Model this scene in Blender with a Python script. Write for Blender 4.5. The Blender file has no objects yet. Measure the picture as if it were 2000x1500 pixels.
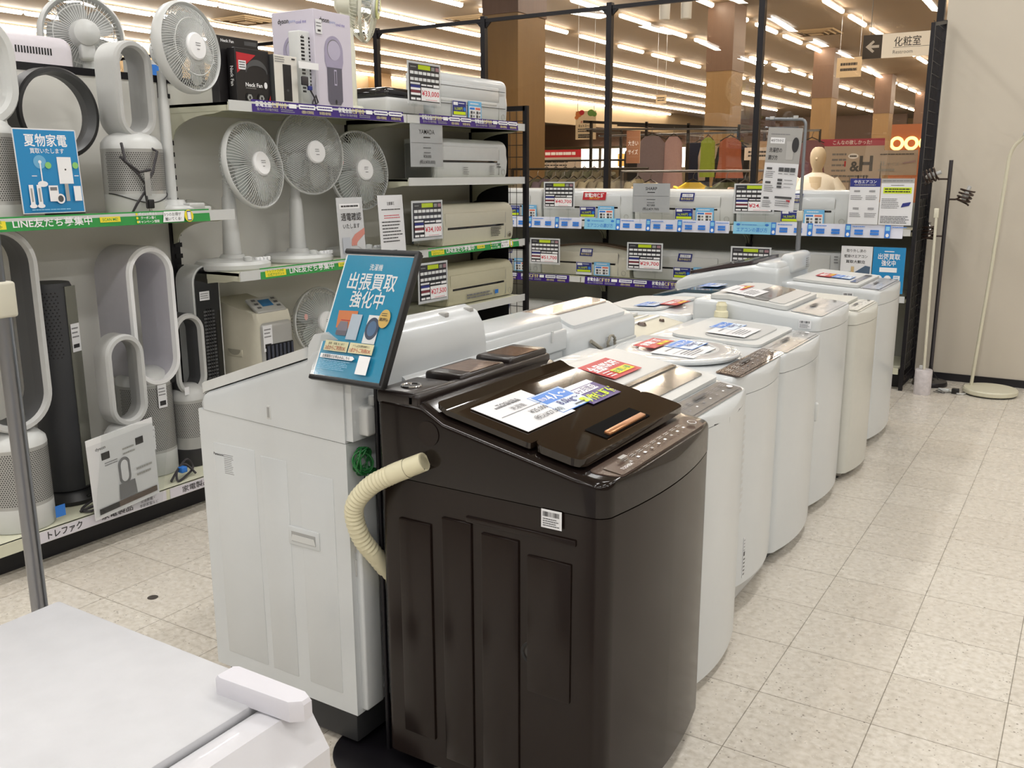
import bpy, bmesh, math, random
from mathutils import Vector, Matrix
PI = math.pi; RAD = math.radians
S = bpy.context.scene
COL = S.collection
rnd = random.Random(7)

# ------------------------------------------------------------------ camera
cam = bpy.data.cameras.new('camera'); cam_ob = bpy.data.objects.new('camera', cam); COL.objects.link(cam_ob)
cam.sensor_fit = 'HORIZONTAL'; cam.sensor_width = 36.0; cam.lens = 1811.38 / 2000 * 36.0
cam.clip_start = .02; cam.clip_end = 200
_r = Vector((0.84832753, 0.52946296, -0.00306104)); _u = Vector((-0.11437261, 0.18889123, 0.97531483)); _f = Vector((-0.51697128, 0.82703632, -0.22079769))
cam_ob.matrix_world = Matrix(((_r.x, _u.x, -_f.x, 0), (_r.y, _u.y, -_f.y, 0), (_r.z, _u.z, -_f.z, 1.42038), (0, 0, 0, 1)))
S.camera = cam_ob
# ------------------------------------------------------------------ world, exposure
S.view_settings.view_transform = 'Standard'; S.view_settings.look = 'None'
S.view_settings.gamma = 1; S.view_settings.exposure = 0.0
try: S.view_settings.use_curve_mapping = False
except Exception: pass
W = bpy.data.worlds.new('world'); S.world = W; W.use_nodes = True
W.node_tree.nodes['Background'].inputs[0].default_value = (.9, .93, 1, 1)
W.node_tree.nodes['Background'].inputs[1].default_value = .35
S.cycles.max_bounces = 6; S.cycles.transparent_max_bounces = 12; S.cycles.glossy_bounces = 3
S.cycles.caustics_reflective = False; S.cycles.caustics_refractive = False
LAMP_W = 24.0      # each shop ceiling lamp
TUBE_E = 42.0      # hall tubes

# ------------------------------------------------------------------ materials
def lin(h):
    h = h.lstrip('#'); c = [int(h[i:i + 2], 16) / 255 for i in (0, 2, 4)]
    return tuple(x / 12.92 if x <= .04045 else ((x + .055) / 1.055) ** 2.4 for x in c) + (1,)
MATS = {}
def mat(key, col, rough=.45, metal=0, noise=.04, nscale=30, coat=0, bump=0, emit=0, alpha=1, spec=.5):
    """a Principled surface whose colour and roughness vary a little with procedural noise"""
    if key in MATS: return MATS[key]
    m = bpy.data.materials.new(key); m.use_nodes = True; nt = m.node_tree; b = nt.nodes['Principled BSDF']
    c = lin(col)
    b.inputs['Base Color'].default_value = c; b.inputs['Roughness'].default_value = rough; b.inputs['Metallic'].default_value = metal
    b.inputs['Coat Weight'].default_value = coat; b.inputs['Specular IOR Level'].default_value = spec
    if alpha < 1: b.inputs['Alpha'].default_value = alpha
    if noise or bump:
        tc = nt.nodes.new('ShaderNodeTexCoord'); n = nt.nodes.new('ShaderNodeTexNoise'); n.inputs['Scale'].default_value = nscale; n.inputs['Detail'].default_value = 3
        nt.links.new(tc.outputs['Object'], n.inputs['Vector'])
        if noise:
            mx = nt.nodes.new('ShaderNodeMix'); mx.data_type = 'RGBA'
            mx.inputs[6].default_value = tuple(x * (1 - noise) for x in c[:3]) + (1,); mx.inputs[7].default_value = tuple(min(1, x * (1 + noise)) for x in c[:3]) + (1,)
            nt.links.new(n.outputs['Fac'], mx.inputs[0]); nt.links.new(mx.outputs[2], b.inputs['Base Color'])
        if bump:
            bp = nt.nodes.new('ShaderNodeBump'); bp.inputs['Strength'].default_value = bump; bp.inputs['Distance'].default_value = .002
            nt.links.new(n.outputs['Fac'], bp.inputs['Height']); nt.links.new(bp.outputs['Normal'], b.inputs['Normal'])
    if emit:
        b.inputs['Emission Color'].default_value = c; b.inputs['Emission Strength'].default_value = emit
    MATS[key] = m
    return m
def glassy(key, tint='ffffff', refl=1.0, wave=0, base=.04, rough=0.0):
    """thin clear sheet: lets light through, mirrors a little by Fresnel"""
    if key in MATS: return MATS[key]
    m = bpy.data.materials.new(key); m.use_nodes = True; nt = m.node_tree; nt.nodes.clear()
    o = nt.nodes.new('ShaderNodeOutputMaterial'); t = nt.nodes.new('ShaderNodeBsdfTransparent'); g = nt.nodes.new('ShaderNodeBsdfGlossy')
    t.inputs[0].default_value = lin(tint); g.inputs['Roughness'].default_value = rough
    fr = nt.nodes.new('ShaderNodeFresnel'); bf = nt.nodes.new('ShaderNodeNewGeometry'); mr = nt.nodes.new('ShaderNodeMapRange'); mr.inputs[3].default_value = 1.45; mr.inputs[4].default_value = 1 / 1.45; nt.links.new(bf.outputs['Backfacing'], mr.inputs[0]); nt.links.new(mr.outputs[0], fr.inputs[0])
    ml = nt.nodes.new('ShaderNodeMath'); ml.operation = 'MULTIPLY_ADD'; ml.inputs[1].default_value = refl; ml.inputs[2].default_value = base; ml.use_clamp = True
    mx = nt.nodes.new('ShaderNodeMixShader')
    nt.links.new(fr.outputs[0], ml.inputs[0]); nt.links.new(ml.outputs[0], mx.inputs[0]); nt.links.new(t.outputs[0], mx.inputs[1]); nt.links.new(g.outputs[0], mx.inputs[2])
    if wave:
        tc = nt.nodes.new('ShaderNodeTexCoord'); n = nt.nodes.new('ShaderNodeTexNoise'); n.inputs['Scale'].default_value = 1.6; n.inputs['Detail'].default_value = 0
        bp = nt.nodes.new('ShaderNodeBump'); bp.inputs['Strength'].default_value = wave; bp.inputs['Distance'].default_value = .02
        nt.links.new(tc.outputs['Object'], n.inputs['Vector']); nt.links.new(n.outputs['Fac'], bp.inputs['Height']); nt.links.new(bp.outputs['Normal'], g.inputs['Normal'])
    nt.links.new(mx.outputs[0], o.inputs[0])
    MATS[key] = m
    return m
def floor_mat():
    m = bpy.data.materials.new('vinyl_tile'); m.use_nodes = True; nt = m.node_tree; b = nt.nodes['Principled BSDF']; N = nt.nodes.new; L = nt.links.new
    geo = N('ShaderNodeNewGeometry'); sep = N('ShaderNodeSeparateXYZ'); L(geo.outputs['Position'], sep.inputs[0])
    def math_(op, a, b_=None, c=None, clamp=False):
        n = N('ShaderNodeMath'); n.operation = op; n.use_clamp = clamp
        for i, x in enumerate((a, b_, c)):
            if x is None: continue
            if isinstance(x, (int, float)): n.inputs[i].default_value = x
            else: L(x, n.inputs[i])
        return n.outputs[0]
    edges = []; cells = []
    for ax, off in ((0, .6603), (1, -3.86)):
        t = math_('DIVIDE', math_('ADD', sep.outputs[ax], off), .3)
        fr = math_('FRACT', t); cells.append(math_('FLOOR', t))
        edges.append(math_('MINIMUM', fr, math_('SUBTRACT', 1.0, fr)))
    e = math_('MINIMUM', edges[0], edges[1])
    line = math_('LESS_THAN', e, .0042)
    cb = N('ShaderNodeCombineXYZ'); L(cells[0], cb.inputs[0]); L(cells[1], cb.inputs[1])
    wn = N('ShaderNodeTexWhiteNoise'); wn.noise_dimensions = '2D'; L(cb.outputs[0], wn.inputs['Vector'])
    def ramp(src, stops):
        r = N('ShaderNodeValToRGB'); el = r.color_ramp.elements
        while len(el) < len(stops): el.new(.5)
        for k, (p, c) in enumerate(stops): el[k].position = p; el[k].color = c if len(c) == 4 else (*c, 1)
        L(src, r.inputs[0]); return r.outputs[0]
    def mixc(f, a, c, mode='MIX'):
        x = N('ShaderNodeMix'); x.data_type = 'RGBA'; x.blend_type = mode
        if isinstance(f, float): x.inputs[0].default_value = f
        else: L(f, x.inputs[0])
        for i, q in ((6, a), (7, c)):
            if isinstance(q, tuple): x.inputs[i].default_value = q
            else: L(q, x.inputs[i])
        return x.outputs[2]
    n1 = N('ShaderNodeTexNoise'); n1.inputs['Scale'].default_value = 55; n1.inputs['Detail'].default_value = 4; L(geo.outputs['Position'], n1.inputs['Vector'])
    base = ramp(n1.outputs['Fac'], [(.3, lin('c0b9ad')), (.5, lin('d2ccc1')), (.7, lin('dcd7ce'))])
    base = mixc(math_('MULTIPLY', wn.outputs[0], .22), base, lin('b0a596'))
    for sc, th, col in ((46, .13, lin('6e675d')), (70, .14, lin('7f776c')), (60, .12, lin('e6e2da'))):
        vo = N('ShaderNodeTexVoronoi'); vo.inputs['Scale'].default_value = sc; L(geo.outputs['Position'], vo.inputs['Vector'])
        n2 = N('ShaderNodeTexNoise'); n2.inputs['Scale'].default_value = sc * .4; L(geo.outputs['Position'], n2.inputs['Vector'])
        f = math_('MULTIPLY', math_('LESS_THAN', vo.outputs['Distance'], th), math_('GREATER_THAN', n2.outputs['Fac'], .52))
        base = mixc(math_('MULTIPLY', f, .75), base, col)
    base = mixc(math_('MULTIPLY', line, .8), base, lin('6a6357'))
    L(base, b.inputs['Base Color'])
    n3 = N('ShaderNodeTexNoise'); n3.inputs['Scale'].default_value = 14; L(geo.outputs['Position'], n3.inputs['Vector'])
    rr = N('ShaderNodeMapRange'); rr.inputs[3].default_value = .2; rr.inputs[4].default_value = .34; L(n3.outputs['Fac'], rr.inputs[0]); L(rr.outputs[0], b.inputs['Roughness'])
    bp = N('ShaderNodeBump'); bp.inputs['Strength'].default_value = .12; bp.inputs['Distance'].default_value = .004; L(n1.outputs['Fac'], bp.inputs['Height']); L(bp.outputs['Normal'], b.inputs['Normal'])
    return m
def wood_mat(key, c1, c2, rough=.45, sc=3):
    if key in MATS: return MATS[key]
    m = bpy.data.materials.new(key); m.use_nodes = True; nt = m.node_tree; b = nt.nodes['Principled BSDF']
    tc = nt.nodes.new('ShaderNodeTexCoord'); mp = nt.nodes.new('ShaderNodeMapping'); mp.inputs['Scale'].default_value = (sc * 6, sc * 6, sc * .3)
    n = nt.nodes.new('ShaderNodeTexNoise'); n.inputs['Scale'].default_value = 2; n.inputs['Detail'].default_value = 5
    mx = nt.nodes.new('ShaderNodeMix'); mx.data_type = 'RGBA'; mx.inputs[6].default_value = lin(c1); mx.inputs[7].default_value = lin(c2)
    nt.links.new(tc.outputs['Object'], mp.inputs[0]); nt.links.new(mp.outputs[0], n.inputs['Vector']); nt.links.new(n.outputs['Fac'], mx.inputs[0]); nt.links.new(mx.outputs[2], b.inputs['Base Color'])
    b.inputs['Roughness'].default_value = rough
    MATS[key] = m; return m

WHITE = mat('white_enamel', 'c6cacc', .28, noise=.015, coat=.3)
WHITE2 = mat('white_plastic', 'c7c9c8', .38, noise=.02)
CREAM = mat('cream_plastic', 'c9c6b6', .4, noise=.03)
GREYP = mat('grey_plastic', '9c9d9c', .42)
LGREY = mat('light_grey_plastic', 'b9bab9', .4)
DGREY = mat('dark_grey_plastic', '4a4b4d', .45)
BLACK = mat('black_plastic', '141416', .42)
BLACKG = mat('black_gloss', '0d0d0f', .12, coat=.4)
BLACKM = mat('black_metal', '17151a', .4, metal=.3)
STEEL = mat('brushed_steel', '8d8f94', .3, metal=1)
CHROME = mat('chrome', 'd4d4d4', .12, metal=1)
SHELFM = mat('ivory_shelf_steel', 'c9c9b4', .4, noise=.02)
PANELD = mat('dull_back_board', '8f8f88', .5, noise=.03, nscale=6)
PANELM = mat('pale_back_board', 'd6d5cf', .5, noise=.03, nscale=6)
PAPER = mat('white_paper', 'dcdde0', .5, noise=.01)
PAPERG = mat('grey_paper', 'a4a3a0', .5, noise=.02)
INK = mat('dark_ink', '2a292b', .5, noise=0)
INKG = mat('grey_ink', '77777a', .5, noise=0)
RED = mat('red_ink', 'b4202c', .4, noise=0)
PRICE = mat('price_red_ink', 'c8394a', .5, noise=0)
YGRN = mat('lime_ink', 'cbe01e', .5, noise=0)
YEL = mat('yellow_ink', 'e4d32c', .5, noise=0)
PYEL = mat('pale_yellow_ink', 'ded38f', .5, noise=0)
GREEN = mat('green_strip', '2f8f45', .25, noise=.02)
PURPLE = mat('purple_strip', '3a2578', .25, noise=.02)
BLUE = mat('blue_ink', '2f77cf', .4, noise=0)
NAVY = mat('navy_ink', '26307c', .4, noise=0)
LBLUE = mat('light_blue_strip', '86c4e2', .3, noise=.01)
TEAL = mat('teal_poster', '1f8fb8', .2, noise=.02)
POSTB = mat('blue_poster', '2a86be', .2, noise=.02)
WINK = mat('white_ink', 'e9eaec', .5, noise=0)
CLEAR = glassy('clear_plastic', 'fbfcfc', .6, base=.0, rough=.08)
GLASS = glassy('window_glass', 'f4efe8', 1.0, wave=.25, base=.03)
LID_BROWN = mat('brown_glass_lid', '1f1812', .05, coat=.2, noise=0)
BROWN = mat('brown_enamel', '1c1411', .22, coat=.0, noise=.05, spec=.3)
COPPER = mat('copper_trim', 'b9835a', .3, metal=.7)
HOSE = mat('cream_hose', 'd8d2b4', .5)
SMOKE = mat('smoked_lid', '6e6b66', .12, coat=.4, noise=.02)
TAUPE = mat('taupe_panel', '56473f', .22, coat=.3, noise=.06)
TUBE = mat('lamp_tube', 'fff6e8', .4, noise=0, emit=TUBE_E)
WOODD = wood_mat('dark_wood_cladding', '5d4535', '6f5442')
WOODL = wood_mat('light_wood_cladding', '866a44', '94774f')
# ------------------------------------------------------------------ mesh builder
_TXT = {}
def text_mesh(body, bold=0.0):
    k = (body, bold)
    if k in _TXT: return _TXT[k]
    c = bpy.data.curves.new('t', 'FONT'); c.body = body; c.size = 1; c.resolution_u = 2; c.offset = bold; c.align_x = 'CENTER'; c.align_y = 'CENTER'
    o = bpy.data.objects.new('t', c); COL.objects.link(o)
    dg = bpy.context.evaluated_depsgraph_get(); me = bpy.data.meshes.new_from_object(o.evaluated_get(dg))
    vs = [tuple(v.co[:2]) for v in me.vertices]; fs = [tuple(p.vertices) for p in me.polygons]
    bpy.data.objects.remove(o); bpy.data.curves.remove(c); bpy.data.meshes.remove(me)
    if vs:
        x0 = min(v[0] for v in vs); x1 = max(v[0] for v in vs); y0 = min(v[1] for v in vs); y1 = max(v[1] for v in vs)
        vs = [(a - (x0 + x1) / 2, b - (y0 + y1) / 2) for a, b in vs]
        wh = (x1 - x0, y1 - y0)
    else: wh = (1, 1)
    _TXT[k] = (vs, fs, wh)
    return _TXT[k]
class MB:
    def __init__(s, T=None): s.v = []; s.f = []; s.m = []; s.mats = []; s.T = T
    def mi(s, m):
        if m not in s.mats: s.mats.append(m)
        return s.mats.index(m)
    def add(s, vs, fs, m):
        b = len(s.v); i = s.mi(m)
        s.v += [tuple(s.T @ Vector(p)) for p in vs] if s.T else [tuple(p) for p in vs]
        s.f += [tuple(b + k for k in f) for f in fs]; s.m += [i] * len(fs)
        return s
    def box(s, x0, x1, y0, y1, z0, z1, m):
        return s.add([(x0, y0, z0), (x1, y0, z0), (x1, y1, z0), (x0, y1, z0), (x0, y0, z1), (x1, y0, z1), (x1, y1, z1), (x0, y1, z1)],
                     [(0, 3, 2, 1), (4, 5, 6, 7), (0, 1, 5, 4), (1, 2, 6, 5), (2, 3, 7, 6), (3, 0, 4, 7)], m)
    def rbox(s, x0, x1, y0, y1, z0, z1, m, r=.01, seg=3):
        bm = bmesh.new(); bmesh.ops.create_cube(bm, size=1)
        for v in bm.verts: v.co = Vector(((x0 + x1) / 2 + v.co.x * (x1 - x0), (y0 + y1) / 2 + v.co.y * (y1 - y0), (z0 + z1) / 2 + v.co.z * (z1 - z0)))
        r = min(r, .49 * min(x1 - x0, y1 - y0, z1 - z0))
        bmesh.ops.bevel(bm, geom=bm.edges[:], offset=r, segments=seg, profile=.5, affect='EDGES')
        bm.verts.index_update()
        s.add([v.co[:] for v in bm.verts], [[v.index for v in f.verts] for f in bm.faces], m); bm.free(); return s
    def prism(s, poly, ax, a, b, m):
        """2D outline carried along an axis: 'x' takes (y,z), 'y' takes (x,z), 'z' takes (x,y)"""
        P = {'x': lambda p, t: (t, p[0], p[1]), 'y': lambda p, t: (p[0], t, p[1]), 'z': lambda p, t: (p[0], p[1], t)}[ax]
        n = len(poly); vs = [P(p, a) for p in poly] + [P(p, b) for p in poly]
        fs = [(i, (i + 1) % n, n + (i + 1) % n, n + i) for i in range(n)] + [tuple(range(n))[::-1], tuple(range(n, 2 * n))]
        return s.add(vs, fs, m)
    def loft(s, loops, m, cap=True, closed=True):
        n = len(loops[0]); vs = [p for l in loops for p in l]; fs = []
        for k in range(len(loops) - 1):
            for i in range(n if closed else n - 1):
                j = (i + 1) % n; fs.append((k * n + i, k * n + j, (k + 1) * n + j, (k + 1) * n + i))
        if cap: fs += [tuple(range(n))[::-1], tuple(range((len(loops) - 1) * n, len(loops) * n))]
        return s.add(vs, fs, m)
    def tube(s, pts, r, m, n=8, cap=True):
        pts = [Vector(p) for p in pts]; loops = []; N = None
        for i, p in enumerate(pts):
            t = (pts[min(i + 1, len(pts) - 1)] - pts[max(i - 1, 0)])
            t = t.normalized() if t.length > 1e-9 else Vector((0, 0, 1))
            if N is None: N = t.orthogonal().normalized()
            else:
                N = N - t * N.dot(t); N = N.normalized() if N.length > 1e-6 else t.orthogonal().normalized()
            B = t.cross(N); rr = r[i] if isinstance(r, (list, tuple)) else r
            loops.append([tuple(p + (N * math.cos(2 * PI * k / n) + B * math.sin(2 * PI * k / n)) * rr) for k in range(n)])
        return s.loft(loops, m, cap)
    def lathe(s, prof, m, c=(0, 0, 0), n=32, ax='z', cap=True):
        loops = []
        for r, z in prof:
            L = []
            for k in range(n):
                a = 2 * PI * k / n; p = (r * math.cos(a), r * math.sin(a), z)
                if ax == 'y': p = (p[0], z, p[1])
                if ax == 'x': p = (z, p[0], p[1])
                L.append((c[0] + p[0], c[1] + p[1], c[2] + p[2]))
            loops.append(L)
        return s.loft(loops, m, cap)
    def ring(s, R_, r, m, c=(0, 0, 0), ax='y', n=40, k=8, sx=1.0):
        vs = []; fs = []
        for i in range(n):
            a = 2 * PI * i / n
            for j in range(k):
                b = 2 * PI * j / k; q = R_ + r * math.cos(b); h = r * math.sin(b) * sx
                p = {'y': (q * math.cos(a), h, q * math.sin(a)), 'z': (q * math.cos(a), q * math.sin(a), h), 'x': (h, q * math.cos(a), q * math.sin(a))}[ax]
                vs.append((c[0] + p[0], c[1] + p[1], c[2] + p[2]))
        for i in range(n):
            for j in range(k):
                fs.append((i * k + j, ((i + 1) % n) * k + j, ((i + 1) % n) * k + (j + 1) % k, i * k + (j + 1) % k))
        return s.add(vs, fs, m)
class Card(MB):
    """flat print in the local x-z plane facing -y; each mark lies a hair in front of the last"""
    def __init__(s, T=None, y=0.0, step=.00035): super().__init__(T); s.y = y; s.k = 0; s.step = step
    def _y(s): s.k += 1; return s.y - s.k * s.step
    def back(s, u0, v0, u1, v1, m, t=.002): return s.box(u0, u1, s.y, s.y + t, v0, v1, m)
    def r(s, u0, v0, u1, v1, m, sl=0.0, lay=True):
        y = s._y() if lay else s.y - s.k * s.step
        return s.add([(u0, y, v0), (u1, y, v0), (u1 + sl, y, v1), (u0 + sl, y, v1)], [(0, 1, 2, 3)], m)
    def p(s, pts, m):
        y = s._y(); return s.add([(a, y, b) for a, b in pts], [tuple(range(len(pts)))], m)
    def e(s, u, v, a, b, m, n=28): return s.p([(u + a * math.cos(2 * PI * k / n), v + b * math.sin(2 * PI * k / n)) for k in range(n)], m)
    def t(s, body, u, v, h, m, bold=.012, w=None, rot=0.0):
        """text of cap height h centred on (u, v); w squeezes it to a width"""
        vs, fs, (tw, th) = text_mesh(body, bold)
        sc = h / .74; sx = sc if w is None else w / max(tw, 1e-6)
        y = s._y(); ca, sa = math.cos(rot), math.sin(rot)
        return s.add([(u + a * sx * ca - b * sc * sa, y, v + a * sx * sa + b * sc * ca) for a, b in vs], fs, m)
    def lines(s, u0, v1, u1, v0, n, m, h=.35, ragged=.25):
        """n rows of small print too fine to read"""
        dv = (v1 - v0) / n; s.k += 1
        for i in range(n):
            z = v1 - dv * (i + .5); u = u0; end = u1 - rnd.random() * ragged * (u1 - u0); y = s.y - s.k * s.step
            while u < end - 1e-5:
                w = min(end - u, (u1 - u0) * rnd.uniform(.05, .16))
                s.add([(u, y, z - dv * h / 2), (u + w * .88, y, z - dv * h / 2), (u + w * .88, y, z + dv * h / 2), (u, y, z + dv * h / 2)], [(0, 1, 2, 3)], m); u += w
        return s
# ------------------------------------------------------------------ objects
def obj(name, mb, parent=None, smooth=True, label=None, ang=38):
    me = bpy.data.meshes.new(name); me.from_pydata(mb.v, [], mb.f)
    for m in mb.mats: me.materials.append(m)
    me.polygons.foreach_set('material_index', mb.m); me.update()
    if smooth:
        me.shade_smooth()
        try: me.set_sharp_from_angle(angle=RAD(ang))
        except Exception: pass
    o = bpy.data.objects.new(name, me); COL.objects.link(o)
    if parent: o.parent = parent
    if label: o['label'] = label
    return o
def tag(o, label, cat, group=None):
    o['label'] = label; o['category'] = cat
    if group: o['group'] = group
    return o
def thing(name, label, cat, loc=(0, 0, 0), rz=0.0, group=None):
    o = bpy.data.objects.new(name, None); COL.objects.link(o); o.empty_display_size = .05
    o.location = loc; o.rotation_euler = (0, 0, rz)
    return tag(o, label, cat, group)
def single(name, mb, label, cat, loc=(0, 0, 0), rz=0.0, group=None, rot=None, smooth=True):
    o = obj(name, mb, None, smooth); o.location = loc; o.rotation_euler = rot if rot else (0, 0, rz)
    return tag(o, label, cat, group)
def struct(name, mb, smooth=False):
    o = obj(name, mb, None, smooth); o['kind'] = 'structure'; return o
def copy_tree(o, loc=None, rz=None, label=None):
    c = o.copy(); COL.objects.link(c)
    if loc: c.location = loc
    if rz is not None: c.rotation_euler = (0, 0, rz)
    if label: c['label'] = label
    for ch in o.children:
        d = ch.copy(); COL.objects.link(d); d.parent = c
        for g in ch.children:
            e = g.copy(); COL.objects.link(e); e.parent = d
    return c
H90 = PI / 2
def arc(c, r, a0, a1, n=8): return [(c[0] + r * math.cos(a0 + (a1 - a0) * k / n), c[1] + r * math.sin(a0 + (a1 - a0) * k / n)) for k in range(n + 1)]
# ------------------------------------------------------------------ setting
FL = floor_mat()
WALLM = mat('painted_wall', 'c4bcae', .6, noise=.03, nscale=3, bump=.05)
CEILM = mat('hall_ceiling', '6c5a43', .7, noise=.04, nscale=2)
TANW = mat('tan_wall_panel', '9a845f', .3, noise=.05, nscale=4)
BASEB = mat('black_baseboard', '15131a', .4)
struct('floor', MB().box(-32, 10, -12, 52, -.1, 0, FL))
struct('ceiling', MB().box(-32, 10, 7.05, 52, 4.06, 4.2, CEILM).box(-32, 10, -12, 7.05, 4.06, 4.2, mat('shop_ceiling', 'a39a8c', .7, noise=.02)))
struct('wall_right', MB().box(-1.0, 8.2, 7.0, 7.2, 0, 4.06, WALLM))
struct('baseboard_right', MB().box(-1.0, 8.2, 6.992, 7.0, 0, .052, BASEB))
DIMW = mat('stocked_wall', '6f675d', .7, noise=.2, nscale=2)
struct('wall_east', MB().box(8.0, 8.2, -12, 7.2, 0, 4.06, DIMW))
struct('wall_south', MB().box(-32, 8.2, -12, -11.8, 0, 4.06, DIMW))
struct('wall_left', MB().box(-32, -31.8, -12, 52, 0, 4.06, TANW))
b = MB()
for k in range(7): b.box(-20.0 - .001 * k, -19.8, 4.0 + k * 1.5, 5.49 + k * 1.5, 0, 3.15, TANW)
struct('wall_tan', b)
struct('wall_far', MB().box(-32, 10, 51, 51.2, 0, 4.06, TANW).box(-32, -8, 47, 47.2, 2.9, 4.06, WOODD))
struct('wall_hall', MB().box(-.8, -.6, 7.2, 51, 0, 4.06, TANW))
struct('beam', MB().box(-17.2, -17.0, 8, 46, 3.2, 4.06, mat('cream_bulkhead', '8d7c62', .6)))
# far daylight windows of the hall
SKYW = mat('daylight_window', 'ffffff', .5, noise=0, emit=5)
for k in range(7):
    x = -24.6 + k * 1.25
    o = struct('window_%d' % (k + 4), MB().box(x, x + 1.05, 46.6, 46.65, 1.75, 2.75, SKYW))
# glass partition with black mullions
b = MB()
PX = [-1.045, -2.249, -3.48, -4.683, -5.88, -7.1, -8.3, -9.5, -10.7]
for i, x in enumerate(PX): b.box(x - .022, x + .022, 7.03, 7.08, 0, 2.74 if i else 4.06, BLACKM)
b.box(PX[-1], PX[0], 7.04, 7.07, 2.69, 2.72, BLACKM); b.box(PX[-1], PX[0], 7.04, 7.07, .02, .08, BLACKM)
for x in PX[1:-1]:
    for sg in (-1, 1): b.prism([(x + sg * .02, 2.69), (x + sg * .07, 2.69), (x + sg * .02, 2.64)], 'y', 7.045, 7.065, BLACKM)
struct('window_frame', b)
for i in range(len(PX) - 1):
    struct('window_%d' % (i + 11), MB().box(PX[i + 1] + .02, PX[i] - .02, 7.052, 7.058, .08, 2.69, GLASS))
# square columns, dark wood above and light below
for k in range(6):
    y = 8.55 + 6.52 * k
    struct('pillar', MB().box(-5.68, -5.26, y, y + .56, 0, 3.03, WOODL).box(-5.69, -5.25, y - .01, y + .57, 3.03, 4.06, WOODD))
struct('pillar', MB().box(-17.3, -16.7, 20, 20.6, 0, 4.06, WOODL))
# hall ceiling tubes
lm = MB().box(-.035, .035, 0, 1.2, 0, .012, WHITE2)
lm.tube([(0, 0, -.018), (0, .02, -.022), (0, 1.18, -.022), (0, 1.2, -.018)], [.02, .036, .036, .02], TUBE, 8)
first = None
def lamp(x, y, z=4.03, label='long white tube lamp in the rows under the brown hall ceiling', group='ceiling tube lamps of the hall'):
    global first
    if first is None:
        first = single('ceiling_lamp', lm, label, 'lamp', (x, y, z), 0, group); return first
    o = first.copy(); COL.objects.link(o); o.location = (x, y, z); return o
for k, x in enumerate((-2.35, -3.97, -5.57, -7.2, -8.87)):
    for j in range(21): lamp(x, 8.0 + (.55 if k in (1, 2) else .1) + 1.72 * j)
for k in range(7):
    x = -10.45 - 1.6 * k
    for j in range(26): lamp(x, 8.2 + 1.24 * j)
# shop ceiling lamps: tube and a lamp of its own
sl = MB().box(-.07, .07, -.62, .62, 0, .03, WHITE2)
n = 0
for x in (-7.2, -4.9, -2.6, -.3, 2.0, 4.3, 6.6):
    for y in (-10.2, -7.6, -5.0, -2.4, .2, 2.8, 5.4):
        t = thing('shop_lamp', 'white tube lamp hanging above the shop floor', 'lamp', (x, y, 3.95), 0, 'shop lamps overhead')
        if n == 0: h_, t_ = obj('housing', sl, t), obj('tube', MB().tube([(0, -.6, -.03), (0, .6, -.03)], .018, mat('shop_tube', 'fffdf8', .4, noise=0, emit=14), 8), t)
        else:
            for q in (h_, t_): c = q.copy(); COL.objects.link(c); c.parent = t
        n += 1
        L = bpy.data.lights.new('shop_light', 'AREA'); L.shape = 'RECTANGLE'; L.size = .16; L.size_y = 1.2; L.energy = LAMP_W; L.color = (1, .98, .955)
        lo = bpy.data.objects.new('shop_light', L); COL.objects.link(lo); lo.parent = t; lo.location = (0, 0, -.06)
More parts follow.
